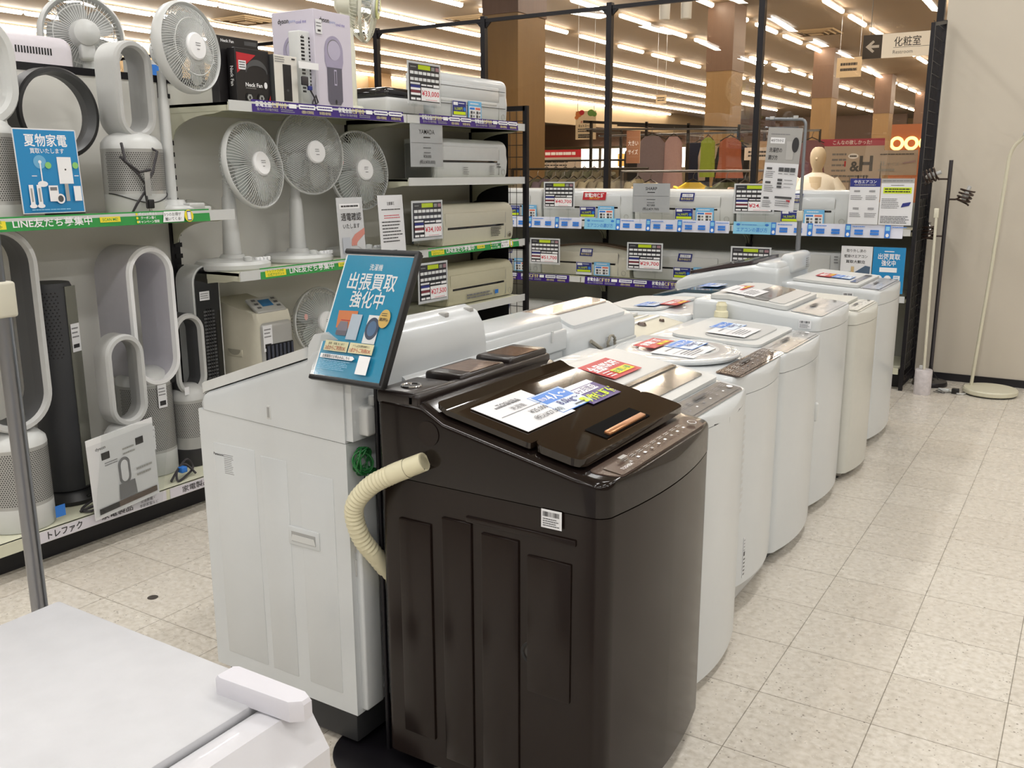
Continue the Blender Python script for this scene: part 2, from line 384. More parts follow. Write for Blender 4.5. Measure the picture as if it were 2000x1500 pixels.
# ------------------------------------------------------------------ washing machines
def lerp_prof(pr, t):
    for (a, za), (b_, zb) in zip(pr, pr[1:]):
        if t <= b_: return za + (zb - za) * (t - a) / max(b_ - a, 1e-9)
    return pr[-1][1]
class Wash:
    """front faces local -y; the top follows a side profile of (distance from the front, height)"""
    def __init__(s, Wd, D, prof, seam, base=.06, bulge=.026, rc=.042):
        s.W, s.D, s.prof, s.seam, s.base, s.b, s.rc = Wd, D, prof, seam, base, bulge, rc
    def hw(s, u, inset=0):
        w = s.W / 2 - inset; rc = s.rc
        if u <= 0: return .0005
        if u < s.b: return max(.0005, (w - rc) * math.sqrt(u / s.b))
        if u < s.b + rc: return w - rc + rc * math.sqrt(max(0, 1 - (1 - (u - s.b) / rc) ** 2))
        if u > s.D - .02: return w - .02 + .02 * math.sqrt(max(0, 1 - ((u - s.D + .02) / .02) ** 2))
        return w
    def stations(s, a=0, b_=None):
        b_ = s.D if b_ is None else b_
        q = [0, s.b * .02, s.b * .1, s.b * .25, s.b * .45, s.b * .7, s.b, s.b + s.rc * .06, s.b + s.rc * .2, s.b + s.rc * .45, s.b + s.rc * .75, s.b + s.rc, s.D - .02, s.D - .012, s.D - .005, s.D]
        q += [p[0] for p in s.prof] + [a, b_]
        return sorted({round(x, 5) for x in q if a - 1e-9 <= x <= b_ + 1e-9})
    def loft(s, mb, m, z0, zt=None, inset=0, r=0.0, a=0, b_=None, dz=0):
        loops = []
        for u in s.stations(a, b_):
            w = s.hw(u, inset); z1 = (zt if zt is not None else lerp_prof(s.prof, u) + dz)
            if r and u < r: z1 -= r * (1 - math.sqrt(max(0, 1 - (1 - u / r) ** 2)))
            if r and u > s.D - r * .6: z1 -= r * .6 * (1 - math.sqrt(max(0, 1 - ((u - s.D + r * .6) / (r * .6)) ** 2)))
            q = min(r, w * .9); y = u - s.D / 2
            half = [(w, z0), (w, z1 - r)] + ([(w - q * .08, z1 - r * .6), (w - q * .3, z1 - r * .28), (w - q * .62, z1 - r * .07), (w - q, z1)] if r else [(w, z1)])
            loops.append([(x, y, z) for x, z in half] + [(-x, y, z) for x, z in half[::-1]])
        return mb.loft(loops, m)
    def slab(s, mb, m, ua, ub, wa, wb=None, dz=.004, th=.006, corner=.02, steps=10, skew=0, x0=0):
        """plate lying on the top between two distances from the front"""
        wb = wa if wb is None else wb; loops = []
        us = [ua + (ub - ua) * k / steps for k in range(steps + 1)] + [p[0] for p in s.prof if ua < p[0] < ub] + [ua + corner * .1, ua + corner * .35, ua + corner, ub - corner, ub - corner * .35, ub - corner * .1]
        for u in sorted({round(x, 5) for x in us if ua <= x <= ub}):
            t = (u - ua) / (ub - ua); w = wa + (wb - wa) * t
            e = min(u - ua, ub - u)
            if e < corner: w -= corner * (1 - math.sqrt(max(0, 1 - (1 - e / corner) ** 2)))
            z = lerp_prof(s.prof, u) + dz; y = u - s.D / 2
            loops.append([(x0 + w, y, z), (x0 + w, y, z + th), (x0 - w, y, z + th), (x0 - w, y, z)])
        return mb.loft(loops, m)
    def on_top(s, x, u, dz=0.0): return (x, u - s.D / 2, lerp_prof(s.prof, u) + dz)
    def top_frame(s, x, u, dz=.01, yaw=0.0):
        """matrix that lays a card (x-z, facing -y) on the top at (x, u): card up points to the back"""
        e = .01; sl = math.atan2(lerp_prof(s.prof, u + e) - lerp_prof(s.prof, u - e), 2 * e)
        return Matrix.Translation(s.on_top(x, u, dz)) @ Matrix.Rotation(sl, 4, 'X') @ Matrix.Rotation(yaw, 4, 'Z') @ Matrix.Rotation(-H90, 4, 'X')
def side_recess(mb, x, y0, y1, z0, z1, m, md, r, rim=.006, d=.0015):
    """oblong hand hold on the -x side"""
    c = (y1 - y0) / 2; n = 10; r = min(r, (z1 - z0) / 2)
    def loop(g, xx):
        L = []
        for cy, cz, a in ((y1 - r, z1 - r, 0), (y0 + r, z1 - r, H90), (y0 + r, z0 + r, PI), (y1 - r, z0 + r, 3 * H90)):
            for k in range(n // 2 + 1):
                t = a + H90 * k / (n // 2); L.append((xx, cy + (r + g) * math.cos(t), cz + (r + g) * math.sin(t)))
        return L
    mb.loft([loop(rim, x), loop(rim, x - d * 1.6), loop(0, x - d), loop(-r * .25, x + .012)], m, cap=False)
    mb.add(loop(-r * .2, x + .011 - .012), [tuple(range(len(loop(0, 0))))], md)  # dark inset plate stands for the shade inside the hollow
def sticker(parent, T, w, h, kind='bar'):
    c = Card(T); c.r(-w / 2, -h / 2, w / 2, h / 2, PAPER)
    if kind == 'bar':
        for k in range(14): c.r(-w * .42 + k * w * .058, h * .12, -w * .42 + k * w * .058 + w * rnd.uniform(.015, .045), h * .38, INK, lay=k == 0)
        c.lines(-w * .42, h * .06, w * .42, -h * .42, 4, INK)
    else:
        c.lines(-w * .45, h * .42, -w * .05, -h * .4, 8, INK); c.lines(w * .02, h * .42, w * .45, -h * .4, 12, INKG)
        c.r(-w * .42, -h * .06, -w * .1, 0, INK); c.t('Panasonic', -w * .22, h * .42, h * .07, INK)
    return obj('sticker', c, parent, False)
SIDE = lambda x, y, z: Matrix.Translation((x, y, z)) @ Matrix.Rotation(-H90, 4, 'Z')      # card on the -x side
FRONT = lambda x, y, z: Matrix.Translation((x, y, z))
def common(wm, t, mtop, mbody, mbase, feet=True, seam_inset=.004, r=.022):
    b = MB(); wm.loft(b, mbody, wm.base, wm.seam, inset=seam_inset)
    obj('body', b, t)
    b = MB(); wm.loft(b, mtop, wm.seam + .002, r=r); obj('top_cover', b, t)
    b = MB(); Wd, D = wm.W, wm.D
    b.rbox(-Wd / 2 + .03, Wd / 2 - .03, -D / 2 + .05, D / 2 - .03, .018, wm.base + .003, mbase, .012); obj('base', b, t)
    for sx in (-1, 1):
        for sy in (-1, 1):
            obj('foot', MB().lathe([(.022, 0), (.024, .012), (.014, .03)], BLACK, (sx * (Wd / 2 - .07), sy * (D / 2 - .09), 0), 12), t)
def popcard(t, wm, x, u, kind, name_label, group=None, yaw=0.0, dz=.016):
    """a price or promotion card lying on the lid: its own thing"""
    M_ = t.matrix_basis @ wm.top_frame(x, u, dz, yaw)
    c = Card()
    if kind == 'red':
        c.back(-.085, -.04, .085, .04, RED, .001); c.p([(-.085, -.04), (.06, -.04), (.085, .04), (-.06, .04)], RED)
        c.t('家電', -.03, .012, .026, WINK, .03); c.t('保証', .035, .012, .026, WINK, .03); c.r(-.02, -.034, .06, -.016, YEL); c.t('付き', .02, -.025, .012, RED, .02)
    elif kind == 'off':
        c.back(-.09, -.06, .09, .06, RED, .001); c.t('全品', -.05, .02, .034, WINK, .04, w=.07); c.t('10%OFF', .03, .022, .034, WINK, .04, w=.1)
        c.r(-.03, -.045, .075, -.012, YEL); c.t('お買い得', .02, -.028, .018, GREEN, .02); c.lines(-.08, -.01, -.035, -.05, 3, WINK)
    elif kind == 'blue':
        c.back(-.075, -.05, .075, .05, BLUE, .001); c.r(-.073, -.048, .073, .048, mat('pale_card', 'cfdcea', .4)); c.r(-.065, .0, .065, .045, BLUE); c.t('4人〜', .015, .022, .026, WINK, .02); c.t('目安', -.045, .022, .012, WINK)
        c.t('8.0kg〜', .012, -.017, .022, NAVY, .01); c.lines(0, -.034, .05, -.046, 1, INK)
    elif kind == 'purple':
        c.back(-.075, -.05, .075, .05, PURPLE, .001); c.r(-.073, .03, .073, .049, WINK); c.r(-.05, .0, .05, .027, WINK); c.t('6ヶ月間の', 0, .0135, .017, PURPLE, .01); c.t('動作保証付', 0, -.025, .024, YGRN, .03)
    else:
        c.back(-.105, -.075, .105, .075, PAPER, .001); c.lines(-.06, .05, .06, .03, 1, INKG); c.r(-.09, .001, .09, .003, INKG)
        if kind == 'price': c.t('TOSHIBA', 0, .045, .016, INKG, 0); c.t('洗濯機', 0, .018, .014, INKG, 0); c.t('¥25,000', .03, -.02, .016, INK, 0); c.t('(税込¥27,500)', .03, -.048, .015, INK, 0)
        else: c.lines(-.07, -.01, .07, -.06, 4, INKG)
    o = obj('price_card' if kind in ('price', 'white') else 'promotion_card', c, None, False); o.matrix_world = M_
    return tag(o, name_label, 'card', group)

# ---- brown machine in front
wm = Wash(.585, .605, [(0, .825), (.10, .838), (.42, .905), (.475, .935), (.605, .94)], .755, .05, .024, .036)
t = thing('washing_machine', 'dark brown top-loading washing machine with a copper lid handle', 'washing machine', (-1.03, 1.845, 0), H90)
b = MB(); wm.loft(b, BROWN, .05, .752, inset=.003); obj('body', b, t)
b = MB(); wm.loft(b, mat('brown_top', '181210', .14, coat=.1, noise=.04, spec=.35), .755, r=.018); obj('top_cover', b, t)
b = MB().rbox(-.26, .26, -.26, .27, .018, .055, BROWN, .01); obj('base', b, t)
for sx in (-1, 1):
    for sy in (-1, 1): obj('foot', MB().lathe([(.022, 0), (.024, .012), (.014, .03)], BLACK, (sx * .22, sy * .21, 0), 12), t)
b = MB()
for (y0, y1, z0, z1) in ((.155, .245, .12, .66), (.045, .125, .085, .685), (-.075, .02, .08, .67)):      # pressed panels of the steel side
    b.rbox(-.2955, -.288, y0, y1, z0, z1, BROWN, .006, 2)
b.rbox(-.2945, -.288, -.2, -.095, .33, .645, BROWN, .006, 2); b.rbox(-.2945, -.288, -.21, .06, .685, .70, BROWN, .004, 2)
obj('side_pressing', b, t)
b = MB(); side_recess(b, -.289, -.185, -.085, .4, .44, BLACK, BLACKG, .02); obj('hand_hold', b, t)
b = MB(); wm.slab(b, LID_BROWN, .092, .205, .272, .276, .008, .016, .025); wm.slab(b, LID_BROWN, .21, .445, .276, .277, .008, .012, .008)
lid = obj('lid', b, t)
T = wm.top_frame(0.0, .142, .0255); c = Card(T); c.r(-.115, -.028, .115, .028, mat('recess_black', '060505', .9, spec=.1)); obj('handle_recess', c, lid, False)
T = wm.top_frame(0.0, .142, .029); b = MB(T); b.rbox(-.095, .095, -.004, .004, -.026, -.010, COPPER, .003, 2); obj('handle', b, lid)
# control strip with printed buttons
b = MB(); wm.slab(b, TAUPE, .022, .086, .236, .262, .0, .002, .02); pn = obj('control_panel', b, t)
c = Card(wm.top_frame(0, .045, .003))
c.r(-.225, -.022, .225, .024, TAUPE)
for k in range(9): x = -.14 + k * .036; c.r(x - .006, -.003, x + .004, .003, WINK if k % 3 else PAPERG); c.lines(x - .014, .018, x + .012, .008, 2, PAPERG)
c.e(.2, 0, .014, .011, WINK); c.e(.2, 0, .012, .009, TAUPE); c.t('TOSHIBA', -.19, -.013, .009, WINK, 0); c.r(-.165, .012, -.135, .022, PAPERG); obj('panel_print', c, pn, False)
# rear console: three blocks with gaps, foil label
b = MB()
BC = mat('brown_console', '211a19', .3, coat=.1)
b.rbox(-.292, .288, .18, .215, .92, .952, BC, .008)
for x0, x1, z in ((-.292, -.14, .954), (-.112, .078, .962), (.104, .288, .966)): b.rbox(x0, x1, .19, .302, .92, z, BC, .009)
con = obj('rear_console', b, t)
FOIL = mat('brown_foil_label', '7c5a41', .22, metal=.8, noise=.35, nscale=60, bump=.3)
obj('foil_label', MB().box(-.07, .06, .195, .285, .962, .9625, FOIL), con); obj('foil_label', MB().box(.135, .25, .195, .285, .966, .9665, FOIL), con)
b = MB().lathe([(.022, .952), (.022, .956), (.0, .957)], BROWN, (-.235, .245, 0), 20); b.ring(.022, .0025, CHROME, (-.235, .245, .956), 'z', 24, 6); obj('water_inlet', b, con)
b = MB().lathe([(.028, -.003), (.028, .008), (.02, .01)], BROWN, (-.292, .155, .87), 24, 'x'); obj('hinge_cap', b, t)
sticker(t, SIDE(-.2955, -.155, .735), .048, .04)
# front stickers
c = Card(FRONT(.235, -.305 + .045, .58)); c.lines(-.03, .06, .03, -.08, 9, PAPERG); obj('front_print', c, t, False)
c = Card(FRONT(.235, -.305 + .045, .19)); c.r(-.04, .06, .04, .075, PAPERG); c.lines(-.04, .05, .04, -.1, 8, DGREY); obj('warning_label', c, t, False)
# drain hose of ribbed cream plastic
pts = [(-.2, .33, .44), (-.255, .342, .52), (-.305, .352, .595), (-.33, .345, .675), (-.332, .295, .735), (-.325, .235, .772), (-.318, .195, .792)]
P = []
for k in range(len(pts) - 1):
    for j in range(14):
        s_ = j / 14; p0, p1, p2, p3 = [Vector(pts[max(0, min(len(pts) - 1, k + d))]) for d in (-1, 0, 1, 2)]
        P.append(.5 * ((2 * p1) + (p2 - p0) * s_ + (2 * p0 - 5 * p1 + 4 * p2 - p3) * s_ ** 2 + (-p0 + 3 * p1 - 3 * p2 + p3) * s_ ** 3))
P.append(Vector(pts[-1]))
nP = len(P); RR = [(.0205 if i % 2 else .0228) if i < nP - 14 else .0225 for i in range(nP)]
b = MB().tube(P, RR, HOSE, 18, cap=False); d = (P[-1] - P[-3]).normalized()
b.tube([P[-1], P[-1] + d * .02, P[-1] + d * .045, P[-1] + d * .045, P[-1] + d * .01], [.0215, .0215, .021, .0175, .016], HOSE, 18)
obj('drain_hose', b, t)
bt, bw = t, wm
bpy.context.view_layer.update()
popcard(bt, bw, -.125, .315, 'price', dz=.0235, name_label='white price card with printed sum lying on the brown washer lid')
popcard(bt, bw, .015, .30, 'blue', dz=.0235, name_label='blue and white capacity card taped on the brown washer lid')
popcard(bt, bw, .135, .285, 'purple', dz=.0235, name_label='purple warranty card taped on the brown washer lid')

# ---- the white machines of the row beside it
def white_washer(label, loc, rz, Wd, D, prof, seam, base=.06, mtop=WHITE, mbody=WHITE, mbase=LGREY, bulge=.026, r=.022):
    wm = Wash(Wd, D, prof, seam, base, bulge); t = thing('washing_machine', label, 'washing machine', loc, rz); common(wm, t, mtop, mbody, mbase, r=r); return wm, t
def panel(wm, t, m, ua, ub, w, marks=7, dz=.002, mark_m=WINK, corner=.02):
    b = MB(); wm.slab(b, m, ua, ub, w, w, dz, .002, corner); p = obj('control_panel', b, t)
    c = Card(wm.top_frame(0, (ua + ub) / 2, dz + .003))
    h = (ub - ua); c.r(-w * .98, -h * .4, w * .98, h * .4, m)
    for k in range(marks):
        x = -w * .75 + 1.5 * w * k / (marks - 1); c.r(x - .006, -h * .17, x + .004, -h * .1, mark_m if k % 2 else INKG); c.lines(x - .018, h * .28, x + .016, h * .02, 3, INKG if m is not TAUPE else PAPERG)
    c.e(w * .8, -h * .1, .012, .009, mark_m); c.r(-w * .3, h * .1, w * .1, h * .25, DGREY); obj('panel_print', c, p, False)
    return p
# W1
wm, t = white_washer('white washer with grey panel and smoked lid window beside the brown washer', (-1.075, 2.395, 0), H90, .5, .56, [(0, .80), (.1, .815), (.45, .868), (.56, .875)], .768, .03)
b = MB(); wm.slab(b, WHITE2, .115, .46, .222, .225, .002, .012, .02); lid = obj('lid', b, t)
b = MB(); wm.slab(b, SMOKE, .15, .25, .19, .19, .0135, .004, .015); obj('lid_window', b, lid)
b = MB(); wm.slab(b, mat('smoke_ridge', '3f3d3a', .15, coat=.4), .235, .25, .19, .19, .0175, .004, .005); wm.slab(b, PAPERG, .25, .257, .19, .19, .0175, .003, .003); obj('lid_rim', b, lid)
panel(wm, t, mat('mottled_panel', '8c8a87', .12, coat=.6, noise=.25, nscale=22), .028, .108, .2)
c = Card(FRONT(.21, -.255, .55))
for k in range(7): c.lines(-.012, .18 - k * .045, .012, .14 - k * .045, 2, LGREY, .6)
obj('front_print', c, t, False)
bpy.context.view_layer.update()
popcard(t, wm, -.02, .355, 'off', 'red sale card with yellow strip on the washer beside the brown one', dz=.02)
# W2
wm, t = white_washer('white washer with round clear lid and dark brown curved panel', (-1.13, 2.925, 0), H90, .535, .57, [(0, .812), (.08, .82), (.5, .832), (.57, .83)], .752, .11, bulge=.034)
b = MB()
b.lathe([(.205, 0), (.21, .006), (.205, .014), (.15, .02), (.1, .012), (.0, .006)], mat('pale_lid_plastic', 'cdd0d1', .12, noise=.01, coat=.4), wm.on_top(-.02, .315, .001), 48)
b.ring(.205, .006, WHITE, wm.on_top(-.02, .315, .01), 'z', 56, 8); b.ring(.135, .008, LGREY, wm.on_top(-.02, .315, .014), 'z', 48, 8)
lid = obj('round_lid', b, t)
b = MB(); wm.slab(b, WHITE2, .2, .47, .245, .25, .0005, .001, .1); obj('lid_surround', b, t)
panel(wm, t, TAUPE, .02, .105, .235, 8, mark_m=PAPERG)
c = Card(FRONT(-.11, -.285 + .012, .2)); c.back(-.03, -.07, .03, .07, PAPER, .001); c.lines(-.028, .065, .028, .02, 4, INKG); c.r(-.028, .005, .028, .02, INK); c.lines(-.028, 0, .028, -.065, 5, INK); obj('warning_label', c, t, False)
c = Card(SIDE(-.2685, -.2, .785)); c.lines(-.02, .012, .02, -.012, 2, INK); obj('side_print', c, t, False)
sticker(t, FRONT(.245, -.285 + .06, .715), .03, .035)
bpy.context.view_layer.update()
popcard(t, wm, -.015, .40, 'red', 'red slanted promotion card on the round lid washer', dz=.026); popcard(t, wm, .03, .30, 'blue', 'small blue card on the round lid washer', dz=.026); popcard(t, wm, -.06, .275, 'white', 'white price card on the round lid washer', dz=.024)
# W3
wm, t = white_washer('white washer with rounded front lip and silver panel behind the brown-panel washer', (-1.135, 3.475, 0), H90, .54, .56, [(0, .795), (.06, .80), (.12, .805), (.5, .825), (.56, .82)], .73, .05, mbase=BLACK)
b = MB(); wm.slab(b, WHITE2, .13, .47, .235, .238, .002, .01, .04); wm.slab(b, LGREY, .17, .36, .18, .2, .0125, .004, .06); obj('lid', b, t)
panel(wm, t, mat('silver_panel', 'a9a8a4', .15, coat=.5, noise=.2, nscale=30), .03, .125, .235)
b = MB().rbox(.24, .262, -.262, -.2, .44, .52, WHITE2, .01); b.T = None; obj('hose_hook', b, t)
sticker(t, FRONT(.24, -.23, .7), .035, .03)
bpy.context.view_layer.update()
popcard(t, wm, .02, .33, 'blue', 'blue card on the silver panel washer', dz=.022); popcard(t, wm, -.06, .28, 'white', 'white price card on the silver panel washer', dz=.022)
# W4
wm, t = white_washer('tall white washer with brown glass lid and upright hose joint on its side', (-1.16, 4.045, 0), H90, .55, .57, [(0, .85), (.07, .857), (.2, .872), (.42, .9), (.57, .895)], .795, .05)
b = MB(); wm.slab(b, WHITE2, .17, .5, .25, .255, .002, .018, .025); lid = obj('lid', b, t)
b = MB(); wm.slab(b, SMOKE, .26, .36, .225, .23, .0205, .003, .015); obj('lid_window', b, lid)
b = MB(); wm.slab(b, LGREY, .19, .258, .225, .225, .0205, .003, .02); obj('lid_grip', b, lid)
panel(wm, t, mat('white_panel', 'c3c4c4', .2, coat=.4, noise=.1), .03, .16, .24, 6, mark_m=DGREY)
sticker(t, SIDE(-.2765, -.2, .825), .05, .035)
b = MB().lathe([(.031, 0), (.031, .03), (.027, .032), (.027, .038), (.03, .04), (.028, .062), (.022, .066), (.022, .085), (.023, .087), (.017, .10), (.014, .07)], HOSE, (-.308, .14, .795), 20); obj('hose_joint', b, t)
b = MB().tube([(-.308, .14, .80), (-.308, .14, .6), (-.29, .2, .4), (-.22, .27, .3)], .018, HOSE, 10); obj('drain_hose', b, t)
bpy.context.view_layer.update()
popcard(t, wm, -.02, .445, 'red', 'red slanted promotion card on the tall brown glass lid washer', dz=.026); popcard(t, wm, -.1, .395, 'white', 'white price card on the tall brown glass lid washer', dz=.026)
# W5
wm, t = white_washer('cream white low washer between two taller washers', (-1.12, 4.59, 0), H90, .5, .54, [(0, .795), (.06, .805), (.48, .82), (.54, .815)], .745, .04, mat('soft_white', 'c7c7c0', .35), mat('cream_enamel', 'c3c3bc', .3, coat=.2), mat('grey_skirt', '8d8882', .5))
b = MB(); wm.slab(b, MATS['soft_white'], .12, .45, .21, .215, .002, .012, .02); obj('lid', b, t)
panel(wm, t, mat('cream_panel', 'd6d4ca', .25), .03, .11, .2, 5, mark_m=DGREY)
sticker(t, FRONT(-.15, -.24, .725), .025, .03)
# W6
wm, t = white_washer('tall white washer at the far end of the row by the wire mesh panel', (-1.155, 5.27, 0), H90, .62, .56, [(0, .825), (.06, .835), (.46, .86), (.56, .85)], .76, .05)
b = MB(); wm.slab(b, WHITE2, .14, .48, .285, .29, .002, .014, .03); lid = obj('lid', b, t)
b = MB(); wm.slab(b, SMOKE, .165, .2, .2, .2, .0165, .003, .01); obj('lid_grip', b, lid)
panel(wm, t, mat('grey_white_panel', 'bdbec0', .2, coat=.3), .03, .135, .27, 5, mark_m=DGREY)
sticker(t, SIDE(-.3115, -.1, .80), .055, .04)
bpy.context.view_layer.update()
popcard(t, wm, -.03, .36, 'red', 'red slanted promotion card on the far end washer', dz=.022); popcard(t, wm, -.03, .27, 'blue', 'small blue card on the far end washer', dz=.022)

# ---- second row: backs towards the first, fronts towards the shelves
# P: side in view
wm = Wash(.58, .51, [(0, .862), (.018, .872), (.395, 1.0), (.42, 1.03), (.47, 1.045), (.51, 1.02)], .82, .112)
t = thing('washing_machine', 'white washing machine with sloping top and dark base under the teal poster', 'washing machine', (-1.672, 1.83, 0), -H90)
b = MB()
s2 = lambda u: u - .255
# steel case with a straight bottom, slanted seam (higher at the front)
b.loft([[(sx, s2(u), z) for sx, z in ((.288, .112), (.288, zs), (-.288, zs), (-.288, .112))] for u, zs in ((.006, .832), (.016, .832), (.51, .812))], WHITE); obj('body', b, t)
b = MB(); loops = []
for u in wm.stations():
    w = .29 if u > .03 else .29 - .02 * (1 - u / .03); z1 = lerp_prof(wm.prof, u)
    lo = .834 - .02 * u / .51
    half = [(w, lo), (w, z1 - .02), (w - .006, z1 - .007), (w - .02, z1)]
    loops.append([(x, s2(u), z) for x, z in half] + [(-x, s2(u), z) for x, z in half[::-1]])
b.loft(loops, WHITE); obj('top_cover', b, t)
b = MB(); wm.slab(b, WHITE2, .0, .385, .272, .274, .003, .026, .012); obj('lid', b, t)
# rounded back console
b = MB(); pr = [(.40, 1.0), (.405, 1.035), (.425, 1.062), (.46, 1.07), (.5, 1.055), (.522, 1.02), (.53, .97), (.53, .82)]
b.prism([(s2(u), z) for u, z in pr] + [(s2(.40), .82)], 'x', -.27, .285, WHITE)
con = obj('rear_console', b, t)
b = MB()
for k, x in enumerate((-.13, -.245)): b.rbox(x - .01, x + .01, s2(.478), s2(.502), 1.052, 1.066, PAPERG, .004, 2)
obj('console_slot', b, con)
b = MB().rbox(.17, .27, s2(.50), s2(.56), .985, .992, WHITE, .003, 2); b.rbox(.17, .18, s2(.50), s2(.545), .9, .99, WHITE, .003, 2); obj('hose_bracket', b, con)
b = MB(); b.prism([(s2(.51) + a, z) for a, z in arc((0, .9), .045, -H90, H90, 10)], 'x', -.28, .1, WHITE); obj('rear_cover', b, t)
b = MB().rbox(-.27, .27, -.225, .235, .02, .114, mat('charcoal_plinth', '2b2c2e', .5), .006, 2); obj('base', b, t)
for sx in (-1, 1):
    for sy in (-1, 1): obj('foot', MB().lathe([(.02, 0), (.02, .015), (.012, .03)], BLACK, (sx * .22, sy * .19, 0), 12), t)
side = lambda y, z: Matrix.Translation((.2885, y, z)) @ Matrix.Rotation(H90, 4, 'Z')
b = MB(side(.107, .551)); b.rbox(-.052, .052, -.004, .002, -.024, .024, WHITE, .003, 2); b.box(-.04, .04, -.0045, -.003, -.014, .012, GREYP); b.prism([(-.04, -.012), (.04, -.012), (.036, .004), (-.036, .004)], 'y', -.006, -.0045, WHITE2); obj('hand_hold', b, t)
c = Card(side(-.163, .697)); w, h = .074, .06; c.r(-w / 2, -h / 2, w / 2, h / 2, PAPER); c.lines(-w * .47, h * .2, -w * .05, -h * .45, 6, INK); c.lines(0, h * .45, w * .47, -h * .45, 11, INKG); c.t('Panasonic', -w * .25, h * .38, h * .12, INK); obj('rating_label', c, t, False)
b = MB(side(.011, .857)); b.rbox(-.007, .007, -.003, .001, -.018, .018, WHITE2, .002, 2); b.box(-.004, .004, -.0035, -.003, -.013, .013, GREYP); obj('side_clip', b, t)
b = MB()
for y0, y1, z in ((-.2, -.05, .75), (-.03, .06, .74), (.1, .21, .72)): b.rbox(.285, .2895, y0, y1, .16, z, WHITE, .004, 2)
obj('side_pressing', b, t)
# back details
b = MB().rbox(.205, .27, .25, .272, .12, .7, WHITE, .006); obj('back_rib', b, t)
b = MB()
for z in (.5, .56): b.rbox(.245, .275, .252, .258, z - .022, z + .022, LGREY, .004, 2); b.box(.25, .262, .2585, .259, z - .02, z - .012, BLACK)
obj('knockout', b, t)
b = MB().ring(.028, .007, LGREY, (.2, .255, .17), 'y', 28, 8); obj('hose_port', b, t)
b = MB().rbox(.2, .262, .254, .3, .83, .9, WHITE2, .006); b.lathe([(.01, 0), (.01, .02)], WHITE2, (.23, .29, .9), 12); obj('inlet_block', b, t)
EW = mat('green_wire', '1f6b33', .4, noise=.3, nscale=90); b = MB(); q = random.Random(3)
for k in range(9):
    rr = q.uniform(.018, .028); cx, cz = .255 + q.uniform(-.006, .006), .765 + q.uniform(-.008, .008); tl = q.uniform(-.6, .6); pts = []
    for i in range(22):
        a = 2 * PI * i / 21; pts.append((cx + rr * math.cos(a), .268 + .008 * math.sin(2 * a + k) + k * .002, cz + rr * 1.2 * math.sin(a) + tl * rr * math.cos(a) * .4))
    b.tube(pts, .0019, EW, 6)
for k in range(8):
    a = q.uniform(-2.2, -.6); b.tube([(.255, .27, .75), (.255 - .03 * math.cos(a) - .01, .275, .735), (.225 - .03 * q.random(), .28, .715 - .012 * q.random()), (.215 - .03 * q.random(), .282, .725), (.24, .275, .75)], .0019, EW, 6)
b.tube([(.24, .27, .74), (.25, .268, .70), (.21, .27, .675), (.16, .275, .70)], .0018, BLACK, 6)
obj('earth_wire', b, t)
# N2
wm, t = white_washer('white washer with raised flat rear console and no poster on it', (-1.705, 2.375, 0), -H90, .51, .53, [(0, .83), (.08, .85), (.3, .90), (.36, .945), (.53, .955)], .8, .05)
b = MB().rbox(-.255, .2, .09, .255, .94, .972, WHITE, .012); b.lathe([(.06, 0), (.06, .006)], WHITE, (.17, .18, .955), 24); con = obj('rear_console', b, t)
b = MB().lathe([(.02, 0), (.014, .012), (.008, .014)], TAUPE, (.16, .2, .958), 16); obj('inlet_cap', b, con)
b = MB().rbox(-.25, .25, .26, .278, .86, .93, WHITE, .008); b.box(-.15, -.14, .278, .283, .9, .935, WHITE2); obj('rear_cover', b, t)
b = MB(); wm.slab(b, WHITE2, .1, .3, .22, .22, .002, .012, .02); obj('lid', b, t)
# N3
wm, t = white_washer('white washer with patterned top label and coiled grey cable on its back', (-1.72, 2.92, 0), -H90, .55, .56, [(0, .86), (.1, .89), (.36, .955), (.45, .95), (.56, .905)], .78, .05, r=.03)
b = MB(); wm.slab(b, mat('foil_print', 'b9aea4', .18, metal=.3, coat=.5, noise=.5, nscale=40), .28, .46, .24, .245, .002, .003, .04); obj('top_label', b, t)
b = MB(); wm.slab(b, WHITE, .475, .545, .2, .21, .0, .012, .02); obj('rear_lip', b, t)
b = MB().rbox(-.25, -.08, .281, .292, .79, .83, WHITE2, .006); obj('rear_clip', b, t)
b = MB(); CAB = mat('grey_cable', '8f8a7d', .5)
pts = [(-.03 + .028 * math.cos(a / 20 * 2 * PI), .292 + .003 * (a % 3), .83 + .03 * math.sin(a / 20 * 2 * PI)) for a in range(41)]; b.tube(pts, .004, CAB, 6)
b.tube([(.12, .29, .86), (.05, .3, .82), (-.03, .3, .79)], .007, CAB, 8); b.tube([(-.03, .3, .82), (-.02, .3, .79)], .014, CAB, 8); obj('power_cable', b, t)
# N4
wm, t = white_washer('low cream topped washer with vent slots beside the red tagged washer', (-1.71, 3.475, 0), -H90, .5, .53, [(0, .78), (.1, .80), (.4, .825), (.53, .8)], .74, .05, CREAM)
b = MB()
for k in range(2): wm.slab(b, WINK, .36 + k * .05, .372 + k * .05, .21, .21, .001, .004, .004)
obj('vent_slot', b, t)
b = MB().lathe([(.02, 0), (.014, .012)], TAUPE, wm.on_top(.02, .44, 0), 16); b.lathe([(.012, 0), (.01, .01)], TAUPE, wm.on_top(-.14, .46, 0), 16); obj('inlet_cap', b, t)
b = MB(); wm.slab(b, WHITE2, .08, .32, .22, .22, .002, .01, .02); obj('lid', b, t)
